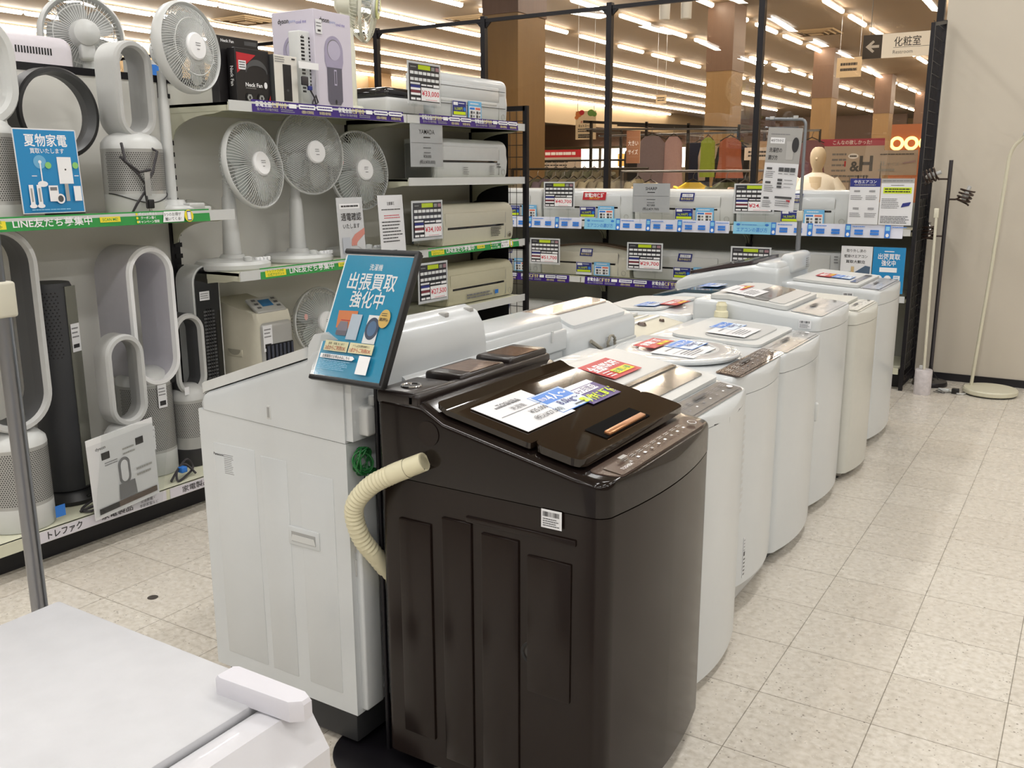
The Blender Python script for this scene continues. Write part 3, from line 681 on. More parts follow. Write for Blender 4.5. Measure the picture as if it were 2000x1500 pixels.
# N5
wm, t = white_washer('white washer with red promotion card, rounded back corners and flat top', (-1.72, 4.01, 0), -H90, .54, .55, [(0, .80), (.08, .815), (.4, .83), (.55, .822)], .76, .05, r=.03)
b = MB(); wm.slab(b, WHITE2, .1, .4, .24, .24, .002, .01, .05); obj('lid', b, t)
b = MB().lathe([(.02, 0), (.02, .004)], CREAM, wm.on_top(-.18, .47, 0), 18); obj('inlet_cap', b, t)
bpy.context.view_layer.update()
popcard(t, wm, .05, .40, 'red', 'red slanted promotion card on the flat washer of the rear row', yaw=PI, dz=.018); popcard(t, wm, .12, .31, 'blue', 'small blue card on the flat washer of the rear row', yaw=PI, dz=.018)
# N6
wm, t = white_washer('white washer with dark teal glass lid in the rear row', (-1.73, 4.58, 0), -H90, .54, .55, [(0, .77), (.06, .79), (.3, .845), (.55, .85)], .73, .05)
b = MB(); wm.slab(b, mat('teal_glass_lid', '1c3a47', .08, coat=.6), .12, .5, .24, .24, .002, .014, .03); obj('lid', b, t)
b = MB(); wm.slab(b, LGREY, .02, .1, .22, .24, .002, .002, .02); obj('control_panel', b, t)
bpy.context.view_layer.update()
popcard(t, wm, .05, .38, 'blue', 'blue card on the teal lid washer', yaw=PI, dz=.022)
# N7
wm, t = white_washer('large white washer with high rounded back and dark brown lid', (-1.71, 5.2, 0), -H90, .6, .62, [(0, .74), (.02, .82), (.1, .865), (.28, .905), (.47, .94), (.62, .93)], .70, .05, WHITE, WHITE, r=.035)
b = MB(); wm.slab(b, mat('dark_brown_lid', '34272a', .15, coat=.5), .1, .46, .26, .26, .004, .018, .03); obj('lid', b, t)
b = MB().rbox(-.28, .28, .17, .3, .9, .955, WHITE, .03); b.rbox(-.27, .1, .25, .33, .88, .99, WHITE, .03); con = obj('rear_console', b, t)
b = MB()
for k in range(5): b.box(-.2, -.15, .331, .333, .9 + k * .012, .905 + k * .012, GREYP)
obj('vent_slot', b, con)
# ------------------------------------------------------------------ shelving
# left run: local x along the run, front -y, turned so that the front faces +X; wall plane at X=-3.58
GX, GF = -3.58, -3.15
GD = GF - GX
def shelf_part(t, x0, x1, z, D=GD, th=.035, m=SHELFM, brk=True, rail=True):
    b = MB(); b.box(x0 + .004, x1 - .004, -D + .005, -.02, z - .012, z, m); b.box(x0 + .004, x1 - .004, -D, -D + .012, z - th, z, m); b.box(x0 + .004, x1 - .004, -.03, -.02, z - th, z, m)
    b.box(x0 + .004, x0 + .012, -D + .01, -.02, z - th, z, m); b.box(x1 - .012, x1 - .004, -D + .01, -.02, z - th, z, m)
    s_ = obj('shelf_board', b, t, False)
    if brk:
        for x in (x0 + .006, x1 - .012):
            b = MB(); pr = [(-.015, z - .005), (-D + .05, z - .03)] ; pr = [(-.012, z - .012), (-D + .04, z - .012), (-D + .04, z - .035)] + [(-.06 - (D - .16) * (1 - math.sin(k / 8 * H90)), z - .045 - .10 * (1 - math.cos(k / 8 * H90))) for k in range(9)] + [(-.012, z - .16)]
            b.prism(pr, 'x', x, x + .006, m); obj('bracket', b, s_, False)
    if rail:
        b = MB(); b.box(x0 + .004, x1 - .004, -D - .004, -D, z - th, z + .008, WHITE2); obj('price_rail', b, s_, False)
    return s_
def bay(label, y0, w, shelves, deck=.15, top=1.845, ends=(1, 1), loc=None, rz=H90, D=GD, panel_top=None, board=None):
    loc = loc or (GX, y0, 0)
    t = thing('shelving_bay', label, 'shelving', loc, rz)
    pt = panel_top or top - .03
    obj('back_board', MB().box(.012, w - .012, -.016, 0, deck, pt, board or PANELM), t, False)
    for i, x in enumerate((0, w)):
        if ends[i]:
            b = MB().box(x - .022, x + .022, -.03, .02, 0, top, BLACKM)
            for k in range(int((pt - .25) / .05)): b.box(x - .008, x + .03, -.034, -.03, .25 + k * .05, .27 + k * .05, BLACK)
            obj('upright', b, t, False)
    if top > 1.5: obj('top_rail', MB().box(0, w, -.02, .012, top - .028, top, BLACKM), t, False)
    b = MB().box(.004, w - .004, -D, 0, deck - .012, deck, SHELFM); b.box(.004, w - .004, -D - .002, -D + .01, deck - .045, deck, SHELFM); obj('base_deck', b, t, False)
    obj('kick_plate', MB().box(.01, w - .01, -D + .1, -D + .11, 0, deck - .012, mat('black_kick_plate', '17161a', .5)), t, False)
    for z in shelves: shelf_part(t, 0, w, z, D)
    return t
bay1 = bay('shelving bay holding the blade free tower fans under the green strip', 1.6, 1.2, [1.27], ends=(1, 0))
bay2 = bay('shelving bay holding three desk fans and boxed fans on its top', 2.8, 1.2, [1.72, 1.0], ends=(1, 0))
bay3 = bay('shelving bay holding a stack of wall air conditioners and priced cards', 4.0, 1.2, [1.72, 1.395, 1.005, .645], ends=(1, 1))
obj('side_bracket', MB().box(-.03, 0, -GD, 0, .105, .15, SHELFM), bay1, False)
# rear shelf of bay 1 on the far side of the board
b = MB().box(.05, 1.15, .02, .42, 1.69, 1.72, SHELFM); obj('shelf_board', b, bay1, False, label='shelf board on the back of the bay')
# black end board and wire mesh end of bay 3
b = MB().box(1.205, 1.212, -.3, .0, .3, 1.72, BLACKM); obj('end_board', b, bay3, False)
b = MB(); b.box(1.2, 1.23, -GD - .015, -GD + .015, 0, 1.84, BLACKM); b.box(1.2, 1.23, -GD, -.28, 1.81, 1.84, BLACKM); b.box(1.2, 1.23, -GD, -.02, .94, .96, BLACKM)
for k in range(9): b.tube([(1.215, -GD + .02 + k * .05, .12), (1.215, -GD + .02 + k * .05, 1.82)], .0022, BLACKM, 5)
for k in range(24): b.tube([(1.215, -GD, .12 + k * .074), (1.215, -.02, .12 + k * .074)], .0022, BLACKM, 5)
obj('mesh_end', b, bay3, False)
# ---- back run: faces -Y, boards at Y=6.95, fronts at Y=6.5
BD = .45
back = []
for i, lab in enumerate(('low shelving bay behind the wire mesh end', 'low air conditioner shelving bay carrying the lighter blue strip start', 'low air conditioner shelving bay under the two notice sheets')):
    back.append(bay(lab, 0, 1.2, [1.055, .62], deck=.15, top=1.28, panel_top=1.22, ends=(1, int(i == 2)), loc=(-4.62 + 1.2 * i, 6.95, 0), rz=0, D=BD, board=PANELD))
# tall wire mesh divider beside the right wall
t = thing('wire_mesh_divider', 'tall black wire mesh divider standing at the corner by the floor lamps', 'divider', (-1.0, 6.5, 0))
b = MB(); b.box(-.012, .012, -.012, .012, 0, 2.32, BLACKM); b.box(-.012, .012, .44, .464, 0, 2.39, BLACKM); b.prism([(0, 2.30), (.46, 2.37), (.46, 2.39), (0, 2.32)], 'x', -.012, .012, BLACKM); b.box(-.012, .012, 0, .46, .03, .06, BLACKM); obj('frame', b, t, False)
b = MB()
for k in range(8): b.tube([(0, .03 + k * .06, .05), (0, .03 + k * .06, 2.31)], .0025, BLACKM, 5)
for k in range(31): b.tube([(0, 0, .08 + k * .075), (0, .46, .08 + k * .075)], .0025, BLACKM, 5)
obj('wire_mesh', b, t, False)
obj('end_board', MB().box(-.02, -.014, .06, .45, .1, 1.25, mat('dark_end_board', '35352f', .5)), t, False)

# ---- printed strips in the price rails (things of their own)
def frame_at(loc, rz, tilt=0.0): return Matrix.Translation(loc) @ Matrix.Rotation(rz, 4, 'Z') @ Matrix.Rotation(tilt, 4, 'X')
def green_strip(label, y0, y1, z):
    c = Card(); w = y1 - y0; h = .05; c.back(0, 0, w, h, GREEN, .002); s_ = w / 1.12
    c.r(.03 * s_, .008, .17 * s_, h - .008, YEL); c.t('トレファクLINE', .10 * s_, .033, .011, GREEN, .01); c.t('公式アカウント', .10 * s_, .017, .011, GREEN, .01)
    c.t('LINE友だち募集中', .36 * s_, h / 2, .024, WINK, .015, w=.33 * s_)
    c.r(.56 * s_, .015, .655 * s_, .035, YEL); c.t('SCAN ME!', .607 * s_, .025, .011, GREEN, .01)
    for k, w_ in enumerate(('ポイント貯まる', 'クーポン届く', 'キャンペーン情報')): c.e(.735 * s_, .04 - k * .015, .005, .005, YEL, 12); c.t(w_, .79 * s_, .04 - k * .015, .009, WINK, .01)
    c.r(.86 * s_, .004, .97 * s_, h - .004, WINK, .01); c.t('3つのお得が', .915 * s_, .034, .011, INK, .005); c.t('届いてくる!', .915 * s_, .016, .011, INK, .005); c.e(1.0 * s_, .025, .022, .024, YEL); c.r(.99 * s_, .006, 1.012 * s_, .044, NAVY); c.r(.992 * s_, .01, 1.01 * s_, .04, WINK)
    o = obj('shelf_strip', c, None, False); o.matrix_world = frame_at((GF + .008, y0, z - .036), H90, -.12); return tag(o, label, 'shelf strip', 'green shelf strips')
green_strip('green printed strip along the shelf of the blue summer poster', 1.64, 2.66, 1.27)
green_strip('green printed strip along the desk fan shelf', 2.92, 3.93, 1.0)
green_strip('green printed strip under the air conditioner with the 34,100 card', 4.16, 5.12, 1.005)
green_strip('short green strip hidden behind the two upright sheets', 3.94, 4.08, 1.0) if False else None
def purple_strip(label, loc, rz, w, reps=2, h=.052):
    c = Card(); c.back(0, 0, w, h, PURPLE, .002); q = w / reps
    for i in range(reps):
        o = i * q
        c.t('家電全品', o + q * .13, h * .68, h * .36, WINK, .02, w=q * .18); c.t('保証付き', o + q * .31, h * .68, h * .36, PYEL, .02, w=q * .17)
        c.t('最大6ヶ月の動作保証', o + q * .17, h * .25, h * .2, PAPERG, 0, w=q * .24); c.lines(o + q * .32, h * .4, o + q * .5, h * .1, 2, GREYP)
        c.r(o + q * .42, h * .5, o + q * .51, h * .85, WINK)
        for k in range(2): c.r(o + q * (.54 + k * .22), h * .5, o + q * (.74 + k * .22), h * .88, WINK); c.lines(o + q * (.555 + k * .22), h * .8, o + q * (.73 + k * .22), h * .58, 1, PURPLE, .5, 0); c.t('無料期間の動作保証' if k else '1週間の初期保証', o + q * (.64 + k * .22), h * .25, h * .22, PYEL, 0, w=q * .15)
    o = obj('shelf_strip', c, None, False); o.matrix_world = frame_at(loc, rz, -.12); return tag(o, label, 'shelf strip', 'purple shelf strips')
purple_strip('purple warranty strip under the boxed fans', (GF + .008, 2.93, 1.686), H90, 1.04, 2)
purple_strip('purple warranty strip under the air conditioner with the 33,000 card', (GF + .008, 4.11, 1.686), H90, 1.0, 2)
purple_strip('purple warranty strip with a curled glare mark under the 51,700 card', (-4.45, 6.488, .575), 0, .93, 2, .06)
purple_strip('purple warranty strip under the 29,700 card', (-3.38, 6.488, .575), 0, 1.1, 2, .06)
purple_strip('purple warranty strip partly behind the rear washers and hanging sign', (-2.18, 6.488, .575), 0, 1.1, 2, .06)
def guide_strip(label, x0, w, lead=True):
    c = Card(); h = .085; c.back(0, 0, w, h, mat('white_strip', 'd5d8e6', .3), .002); x = 0.0
    if lead:
        c.r(0, 0, .27, h, LBLUE); c.t('エアコンの選び方', .135, .03, .024, BLUE, .01, w=.22); c.lines(.06, .07, .2, .058, 1, BLUE); c.e(.035, .065, .014, .008, BLUE, 16); c.e(.24, .065, .014, .008, BLUE, 16); x = .27
    i = 0
    while x < w - .05:
        c.r(x, 0, x + .035, h, BLUE); c.e(x + .018, .018, .01, .012, WINK, 14); c.r(x + .006, .048, x + .03, .075, LBLUE)
        e = min(w, x + .25); c.lines(x + .045, .078, x + .15, .064, 1, BLUE)
        for k in range(2):
            for j in range(2):
                a0 = x + .06 + k * .1
                if a0 + .06 < e: c.r(a0, .018 + j * .018, a0 + .055, .033 + j * .018, BLUE)
        x += .25; i += 1
    o = obj('shelf_strip', c, None, False); o.matrix_world = frame_at((x0, 6.488, 1.003), 0, -.1); return tag(o, label, 'shelf strip', 'white and blue guide strips')
guide_strip('white and blue air conditioner guide strip ending beside the mesh end', -4.15, .735, False)
guide_strip('white and blue guide strip with light blue heading under the SHARP card', -3.39, 1.16)
guide_strip('white and blue guide strip with light blue heading under the two notice sheets', -2.2, 1.13)
# ------------------------------------------------------------------ wall air conditioners (front -y, x from 0 to W)
def ac(label, loc, rz, Wd, H, D, m=WHITE2, style='slot', tags=True, endw=.1, tagx=.52, badge=True, ms=None):
    t = thing('air_conditioner', label, 'air conditioner', loc, rz, None)
    r = {'slot': .06, 'box': .03, 'arch': .1}.get(style, .05)
    pr = [(-D, .03), (-D - .006, H * .45), (-D, H * .62)] + [(-D + r + r * math.cos(a) * 1.0, H - r + r * math.sin(a)) for a in [PI - k / 8 * H90 for k in range(9)]] + [(-D * .25, H), (0, H - .006), (0, 0), (-D + .03, 0), (-D + .008, .008)]
    def outline(z): 
        return pr
    b = MB(); loops = []
    for x, s_ in ((0, .93), (.006, .985), (.02, 1), (Wd - .02, 1), (Wd - .006, .985), (Wd, .93)):
        cy, cz = -D / 2, H / 2
        loops.append([(x, cy + (y - cy) * s_, cz + (z - cz) * s_) for y, z in pr])
    if style == 'arch':
        loops = []
        for k in range(13):
            x = Wd * k / 12; s_ = (H * (.82 + .18 * math.sin(PI * k / 12))) / H
            loops.append([(x, y, z * s_) for y, z in pr])
    b.loft(loops, m); obj('body', b, t)
    ys = -D - .004
    b = MB(); b.rbox(.04, Wd - endw - .02, ys - .003, ys + .02, H * .40, H * .46, ms or BLACKG, .003, 2); obj('air_outlet', b, t)
    b = MB(); b.rbox(.02, Wd - endw, ys - .003, ys + .012, H * .47, H * .80, m, .006, 2); obj('front_panel', b, t)
    b = MB(); b.box(Wd - endw, Wd - endw + .002, ys - .0015, ys + .01, .02, H * .75, PAPERG); b.ring(.018, .0012, PAPERG, (Wd - endw * .5, ys, H * .16), 'y', 20, 5); obj('end_seam', b, t, False)
    if style == 'band': b = MB(); b.box(.02, Wd - .03, ys - .004, ys, H * .35, H * .36, DGREY); b.box(.02, Wd - .03, ys - .004, ys, H * .72, H * .73, DGREY); obj('trim_line', b, t, False)
    yc = -D - .012
    if tags:
        x = Wd * tagx
        c = Card(FRONT(x, yc, H * .05)); c.back(-.07, 0, .07, .1, PAPER, .001); c.r(-.068, .02, .068, .098, NAVY); c.r(-.06, .075, -.015, .092, WINK); c.lines(-.008, .092, .062, .08, 1, WINK); c.t('16,500円', -.01, .055, .017, YGRN, .005); c.e(.05, .055, .012, .012, BLUE, 14); c.r(-.06, .023, .06, .04, YGRN); obj('cost_tag', c, t, False)
        c = Card(FRONT(x + .16, yc, H * .05)); c.back(-.07, 0, .07, .105, mat('sky_card', '6fb1dd', .4), .001); c.r(-.06, .008, .06, .075, WINK); c.lines(-.05, .1, .05, .082, 1, WINK); c.r(-.055, .058, -.004, .07, BLUE); c.r(.004, .058, .055, .07, mat('salmon_ink', 'd9705c', .5))
        for k in range(2):
            for j in range(2): c.r(-.05 + j * .06, .012 + k * .022, -.03 + j * .06, .028 + k * .022, DGREY); c.r(-.022 + j * .06, .014 + k * .022, -.008 + j * .06, .026 + k * .022, INKG)
        obj('feature_tag', c, t, False)
        if badge:
            c = Card(FRONT(x + .02, yc, H * .66)); c.p([(-.06, 0), (.05, 0), (.06, .06), (-.05, .06)], NAVY); c.r(-.04, .03, .045, .052, WINK, .003); c.t('6ヶ月間の', .0, .041, .012, NAVY, 0); c.t('動作保証付', 0, .016, .014, PYEL, .005); obj('warranty_tag', c, t, False)
    return t
def price_card(label, loc, rz, price, w=.275, h=.21, tall=.07, parts=True):
    t = thing('price_card_stand', label, 'price card', loc, rz)
    c = Card(FRONT(0, -.003, tall)); c.back(-w / 2, 0, w / 2, h, PAPER, .002)
    c.r(-w * .46, h * .07, w * .46, h * .95, mat('price_card_grid', '35333a', .5, noise=0)); X_ = lambda a: -w * .46 + a * w * .92; Z_ = lambda a: h * .07 + a * h * .88
    c.r(X_(.3), Z_(.86), X_(.7), Z_(.98), YGRN); c.lines(X_(.05), Z_(.95), X_(.25), Z_(.88), 1, PAPERG); c.r(X_(.73), Z_(.86), X_(.84), Z_(.96), PAPERG); c.r(X_(.87), Z_(.86), X_(.98), Z_(.96), mat('dusty_red_ink', 'a88088', .5))
    for j in range(2):
        for k in range(7): c.r(X_(.03 + k * .138), Z_(.72 - j * .17), X_(.145 + k * .138), Z_(.80 - j * .17), WINK, lay=(k == 0))
    c.r(X_(.03), Z_(.45), X_(.34), Z_(.50), WINK); c.r(X_(.38), Z_(.43), X_(.55), Z_(.47), WINK); c.r(X_(.57), Z_(.43), X_(.75), Z_(.47), WINK); c.r(X_(.78), Z_(.41), X_(.97), Z_(.48), WINK)
    c.r(X_(.03), Z_(.36), X_(.34), Z_(.43), NAVY); c.r(X_(.03), Z_(.30), X_(.34), Z_(.36), WINK); c.r(X_(.03), Z_(.22), X_(.34), Z_(.29), mat('wine_ink', '77323c', .5)); c.r(X_(.03), Z_(.16), X_(.34), Z_(.22), WINK); c.r(X_(.03), Z_(.03), X_(.17), Z_(.09), WINK); c.r(X_(.2), Z_(.03), X_(.34), Z_(.09), WINK)
    c.r(X_(.36), Z_(.02), X_(.97), Z_(.38), WINK); c.t(price, X_(.665), Z_(.215), h * .13, PRICE, .015, w=w * .53); c.lines(X_(.5), Z_(.07), X_(.92), Z_(.04), 1, PRICE)
    obj('card', c, t, False)
    b = MB(); b.box(-w / 2 - .004, w / 2 + .004, -.006, -.0045, tall - .012, tall + h + .004, CLEAR)
    for sx in (-.3, .3): b.tube([(sx * w, 0, tall), (sx * w, .002, .0)], .004, CLEAR, 6); b.box(sx * w - .02, sx * w + .02, -.004, .006, tall - .012, tall + .006, CLEAR)
    b.rbox(-w * .4, w * .4, -.02, .03, 0, .004, CLEAR, .001, 1); obj('clear_stand', b, t, False); return t
def name_card(label, loc, rz, head, price, tax, w=.28, h=.21, tall=.07):
    t = thing('price_card_stand', label, 'price card', loc, rz)
    c = Card(FRONT(0, -.003, tall)); c.back(-w / 2, 0, w / 2, h, mat('pale_grey_card', 'b9babd', .5), .002); c.t(head, 0, h * .82, h * .11, INK, .01); c.lines(-.03, h * .72, .03, h * .66, 1, INK, .5, 0); c.r(-w * .48, h * .555, w * .48, h * .565, INKG)
    c.lines(-.035, h * .47, .035, h * .42, 1, INKG, .5, 0); c.lines(-.03, h * .36, .03, h * .31, 1, INKG, .5, 0); c.t(price, 0, h * .24, h * .07, INK, 0); c.t(tax, 0, h * .11, h * .08, INK, 0); obj('card', c, t, False)
    b = MB(); b.box(-w / 2 - .004, w / 2 + .004, -.006, -.0045, tall - .012, tall + h + .004, CLEAR)
    for sx in (-.3, .3): b.tube([(sx * w, 0, tall), (sx * w, .002, .0)], .004, CLEAR, 6)
    b.rbox(-w * .4, w * .4, -.02, .03, 0, .004, CLEAR, .001, 1); obj('clear_stand', b, t, False); return t
# on bay 3 (front faces +X)
A = lambda y, z, x=GX + .08: (x, y, z)
t = ac('white air conditioner on the top shelf behind the 33,000 card', A(4.34, 1.72, -3.42), H90, .76, .265, .2, WHITE, 'band', tagx=.30, badge=False, ms=WHITE2)
t = ac('white air conditioner with grey end on the shelf behind the YAMADA card', A(4.36, 1.395, -3.46), H90, .77, .23, .22, mat('cool_white', 'c9ccce', .35), 'slot', tags=False)
b = MB().rbox(-.004, .01, -.2, -.01, .005, .2, mat('grey_end', '8b8d8d', .5), .03); obj('end_panel', b, t)
c = Card(FRONT(.3, -.232, .02)); c.lines(-.03, .05, .03, 0, 4, INKG); c.lines(.25, .06, .31, 0, 5, INKG); c.lines(.33, .075, .38, .04, 2, INK); obj('print', c, t, False)
t = ac('cream air conditioner with dark outlet behind the 34,100 card', A(4.40, 1.005, -3.44), H90, .77, .24, .22, CREAM, 'slot', tags=False)
c = Card(FRONT(.55, -.232, .035)); c.lines(-.06, .06, .06, 0, 6, INK, .5); c.e(.16, .0, .015, .012, mat('brown_dot', '5c5144', .5)); obj('print', c, t, False)
t = ac('yellowed air conditioner with black outlet behind the 27,500 card', A(4.44, .645, -3.44), H90, .73, .235, .22, mat('yellowed_plastic', 'c3bfa6', .4), 'slot', tags=False)
c = Card(FRONT(.33, -.232, .03)); c.lines(-.15, .035, .15, 0, 2, INKG, .6); c.r(.16, .005, .2, .03, BLUE); obj('print', c, t, False)
t = ac('grey air conditioner on the lowest deck behind the washers', A(4.42, .15, -3.40), H90, .72, .29, .22, mat('dull_grey_plastic', 'aeaca3', .45), 'slot', tags=False)
price_card('price card 33,000 on the top shelf', (GF + .0, 4.16, 1.725), H90, '¥33,000', .29, .215, .06)
name_card('YAMADA price card on the second shelf of the air conditioners', (GF + .0, 4.17, 1.40), H90, 'YAMADA', '¥28,000', '(税込¥30,800)', .29, .225, .06)
price_card('price card 34,100 in front of a cream air conditioner', (GF + .0, 4.16, 1.01), H90, '¥34,100', .28, .215, .055)
price_card('price card 27,500 beside the teal poster', (GF + .0, 4.2, .65), H90, '¥27,500', .275, .225, .065)
# black and white unit half hidden by the 33,000 card
t = thing('small_appliance', 'low black and white appliance half hidden behind the 33,000 card', 'appliance', (-3.36, 4.1, 1.72), H90)
obj('body', MB().rbox(-.15, .17, -.13, .13, .0, .1, WHITE2, .02), t); obj('top', MB().rbox(-.15, .17, -.12, .12, .095, .15, BLACKG, .03), t); obj('base', MB().rbox(-.16, .18, -.14, .14, 0, .022, BLACK, .006), t)
# back run, top shelf at z 1.055 (front faces -Y)
YB = 6.83; U = lambda x, z: (x, YB, z)
r1 = [ac('white air conditioner seen through the wire mesh end on the upper back shelf', U(-4.62, 1.056), 0, .76, .25, .2, WHITE2, 'box', tagx=.65, badge=False),
      ac('white air conditioner with red warranty tag behind the 40,700 card', U(-3.84, 1.056), 0, .79, .25, .2, WHITE, 'slot', tagx=.52, badge=False),
      ac('white air conditioner behind the SHARP card', U(-3.03, 1.056), 0, .78, .25, .2, WHITE2, 'slot', tagx=.52),
      ac('white air conditioner behind the hanging sign pole on the upper back shelf', U(-2.23, 1.056), 0, .79, .25, .2, WHITE, 'box', tagx=.50)]
c = Card(FRONT(.47, -.214, .165)); c.p([(-.105, 0), (.095, 0), (.105, .06), (-.095, .06)], RED); c.t('家電2年保証', 0, .036, .026, WINK, .02, w=.17); c.t('付帯できます', 0, .013, .011, YEL, 0); obj('warranty_tag', c, r1[1], False)
# second shelf
r2 = [ac('white air conditioner low behind the wire mesh end on the middle back shelf', U(-4.62, .62), 0, .76, .24, .2, WHITE2, 'slot', tagx=.55),
      ac('arched brown topped air conditioner behind the 51,700 card', U(-3.85, .62), 0, .79, .245, .2, mat('soft_cream', 'c9c6b8', .4), 'arch', tagx=.5),  # body in one even cream tone
      ac('white air conditioner behind the 29,700 card', U(-3.03, .62), 0, .78, .235, .2, WHITE2, 'slot', tagx=.52)]
b = MB(); L_ = []
for k in range(13):
    x = .02 + .75 * k / 12; z = .245 * (.82 + .18 * math.sin(PI * (x / .79))); L_.append([(x, -.12, z - .004), (x, -.12, z + .014), (x, -.02, z + .014), (x, -.02, z - .004)])
b.loft(L_, mat('brown_top_trim', '6b5846', .5)); obj('top_trim', b, r2[1])
t = thing('air_conditioner', 'boxy white air conditioner with blue tape and red tag on the middle back shelf', 'air conditioner', U(-2.22, .62), 0)
b = MB().rbox(0, .75, -.22, 0, .0, .265, mat('cool_white', 'c9ccce', .35), .012); obj('body', b, t); obj('front_panel', MB().rbox(.02, .68, -.226, -.2, .12, .25, WHITE2, .006), t); obj('seam', MB().box(.3, .68, -.2265, -.2255, .115, .118, DGREY), t, False)
obj('blue_tape', MB().box(.43, .455, -.2275, -.2265, .18, .266, mat('blue_tape', '6bb0c0', .5)), t, False)
c = Card(FRONT(.5, -.227, .0)); c.r(-.09, .03, .06, .12, RED); c.t('保証', .02, .085, .03, WINK, .02); obj('warranty_tag', c, t, False)
c = Card(FRONT(.72, -.227, .19)); c.lines(-.015, .06, .015, 0, 3, INKG); obj('print', c, t, False)
# lowest deck
ac('white air conditioner on the lowest back deck behind the wire mesh', U(-4.55, .15), 0, .79, .235, .2, WHITE2, 'slot', tagx=.4)
ac('white air conditioner on the lowest back deck beneath the purple strips', U(-3.6, .15), 0, .79, .235, .2, WHITE2, 'slot', tagx=.55)
name_card('YAMADA price card on the lowest back deck', (-3.60, 6.47, .155), 0, 'YAMADA', '¥18,000', '(税込¥19,800)', .29, .2, .03)
price_card('price card 16,500 hanging behind the wire mesh', (-4.35, 6.47, .65), 0, '¥16,500', .27, .2, .07)
price_card('price card 40,700 beside the red warranty tag', (-3.615, 6.49, 1.065), 0, '¥40,700', .275, .205, .09)
name_card('SHARP price card on the upper back shelf', (-2.835, 6.49, 1.065), 0, 'SHARP', '¥27,000', '(税込¥29,700)', .295, .21, .075)
price_card('price card partly covered by the hanging sign on the upper back shelf', (-2.06, 6.49, 1.065), 0, '¥24,200', .29, .205, .08)
price_card('price card 51,700 before the arched brown topped air conditioner', (-3.735, 6.48, .63), 0, '¥51,700', .275, .205, .085)
price_card('price card 29,700 on the middle back shelf', (-2.87, 6.48, .63), 0, '¥29,700', .29, .21, .075)
price_card('price card behind the tall white rear washer on the middle back shelf', (-2.06, 6.48, .63), 0, '¥31,900', .29, .21, .075)
# notice sheets and posters
def sheet(label, loc, rz, w, h, fill, name='notice_sheet', cat='notice', lean=0.0, group=None):
    c = Card(); c.back(-w / 2, 0, w / 2, h, PAPER, .0015); fill(c, w, h)
    o = obj(name, c, None, False); o.matrix_world = frame_at(loc, rz, -lean); return tag(o, label, cat, group)
def f1(c, w, h):
    c.r(-w / 2, h * .82, w / 2, h, NAVY); c.t('中古エアコン', 0, h * .93, h * .06, WINK, .01); c.lines(-w * .35, h * .88, w * .35, h * .84, 1, PAPERG, .5, 0)
    for a in (-.25, .25):
        for q in (.7, .32): c.lines(w * (a - .1), h * (q + .05), w * (a + .1), h * q, 2, INKG, .6, 0); c.lines(w * (a - .2), h * (q - .06), w * (a + .2), h * (q - .17), 3, INKG)
def f2(c, w, h):
    c.r(-w / 2, h * .9, w / 2, h, PAPERG); c.lines(-w * .45, h * .97, w * .45, h * .93, 1, INKG, .5, 0); c.lines(-w * .2, h * .87, w * .2, h * .84, 1, INKG, .5, 0); c.r(-w * .42, h * .68, w * .44, h * .81, YGRN); c.lines(-w * .38, h * .8, w * .4, h * .69, 2, INK, .5, 0); c.lines(-w * .45, h * .58, w * .1, h * .35, 6, INKG); c.p([(w * .15, h * .38), (w * .4, h * .42), (w * .45, h * .5), (w * .2, h * .47)], NAVY); c.lines(-w * .45, h * .2, w * .45, h * .03, 5, INK)
sheet('notice sheet with navy heading on the upper back shelf', (-1.325, 6.485, 1.09), 0, .19, .295, f1)
sheet('notice sheet with lime box on the upper back shelf beside the mesh divider', (-1.125, 6.485, 1.09), 0, .2, .295, f2)
def f3(c, w, h):
    for k, s_ in enumerate(('取り外し済の', '壁掛けエアコン', '買取大歓迎')): c.t(s_, -w * .02, h * (.9 - k * .12), h * .055, INK, .01, w=w * (.62 if k != 1 else .75))
    c.p([(-w / 2, h * .2), (-w * .5, h * .4), (-w * .1, h * .45), (-w * .1, h * .2)], mat('photo_green', '8d9a6c', .5)); c.r(-w * .15, h * .2, -w * .05, h * .55, mat('photo_tan', 'c9b184', .5)); c.p([(-w * .12, h * .38), (w * .3, h * .58), (w * .46, h * .56), (w * .45, h * .36)], mat('photo_blue_grey', '4c6077', .4)); c.r(-w * .1, h * .14, w * .45, h * .34, PAPERG); c.lines(-w * .05, h * .3, w * .4, h * .16, 4, INK)
def f4(c, w, h):
    c.r(-w / 2, 0, w / 2, h, POSTB); c.lines(-w * .15, h * .93, w * .15, h * .89, 1, WINK, .5, 0); c.t('出張買取', 0, h * .8, h * .1, WINK, .015, w=w * .68); c.t('強化中', 0, h * .66, h * .1, WINK, .015, w=w * .44); c.r(-w * .27, h * .46, w * .27, h * .56, WINK)
    c.e(-w * .28, h * .32, w * .11, h * .07, WINK); c.e(0, h * .32, w * .11, h * .07, WINK); c.r(w * .18, h * .24, w * .38, h * .39, WINK); c.lines(w * .2, h * .38, w * .36, h * .26, 3, POSTB)
sheet('white buy-back poster with an air conditioner photo on the middle back shelf', (-1.345, 6.49, .645), 0, .2, .3, f3, 'poster', 'poster'); sheet('blue buy-back poster with white writing on the middle back shelf', (-1.14, 6.49, .645), 0, .2, .3, f4, 'poster', 'poster')
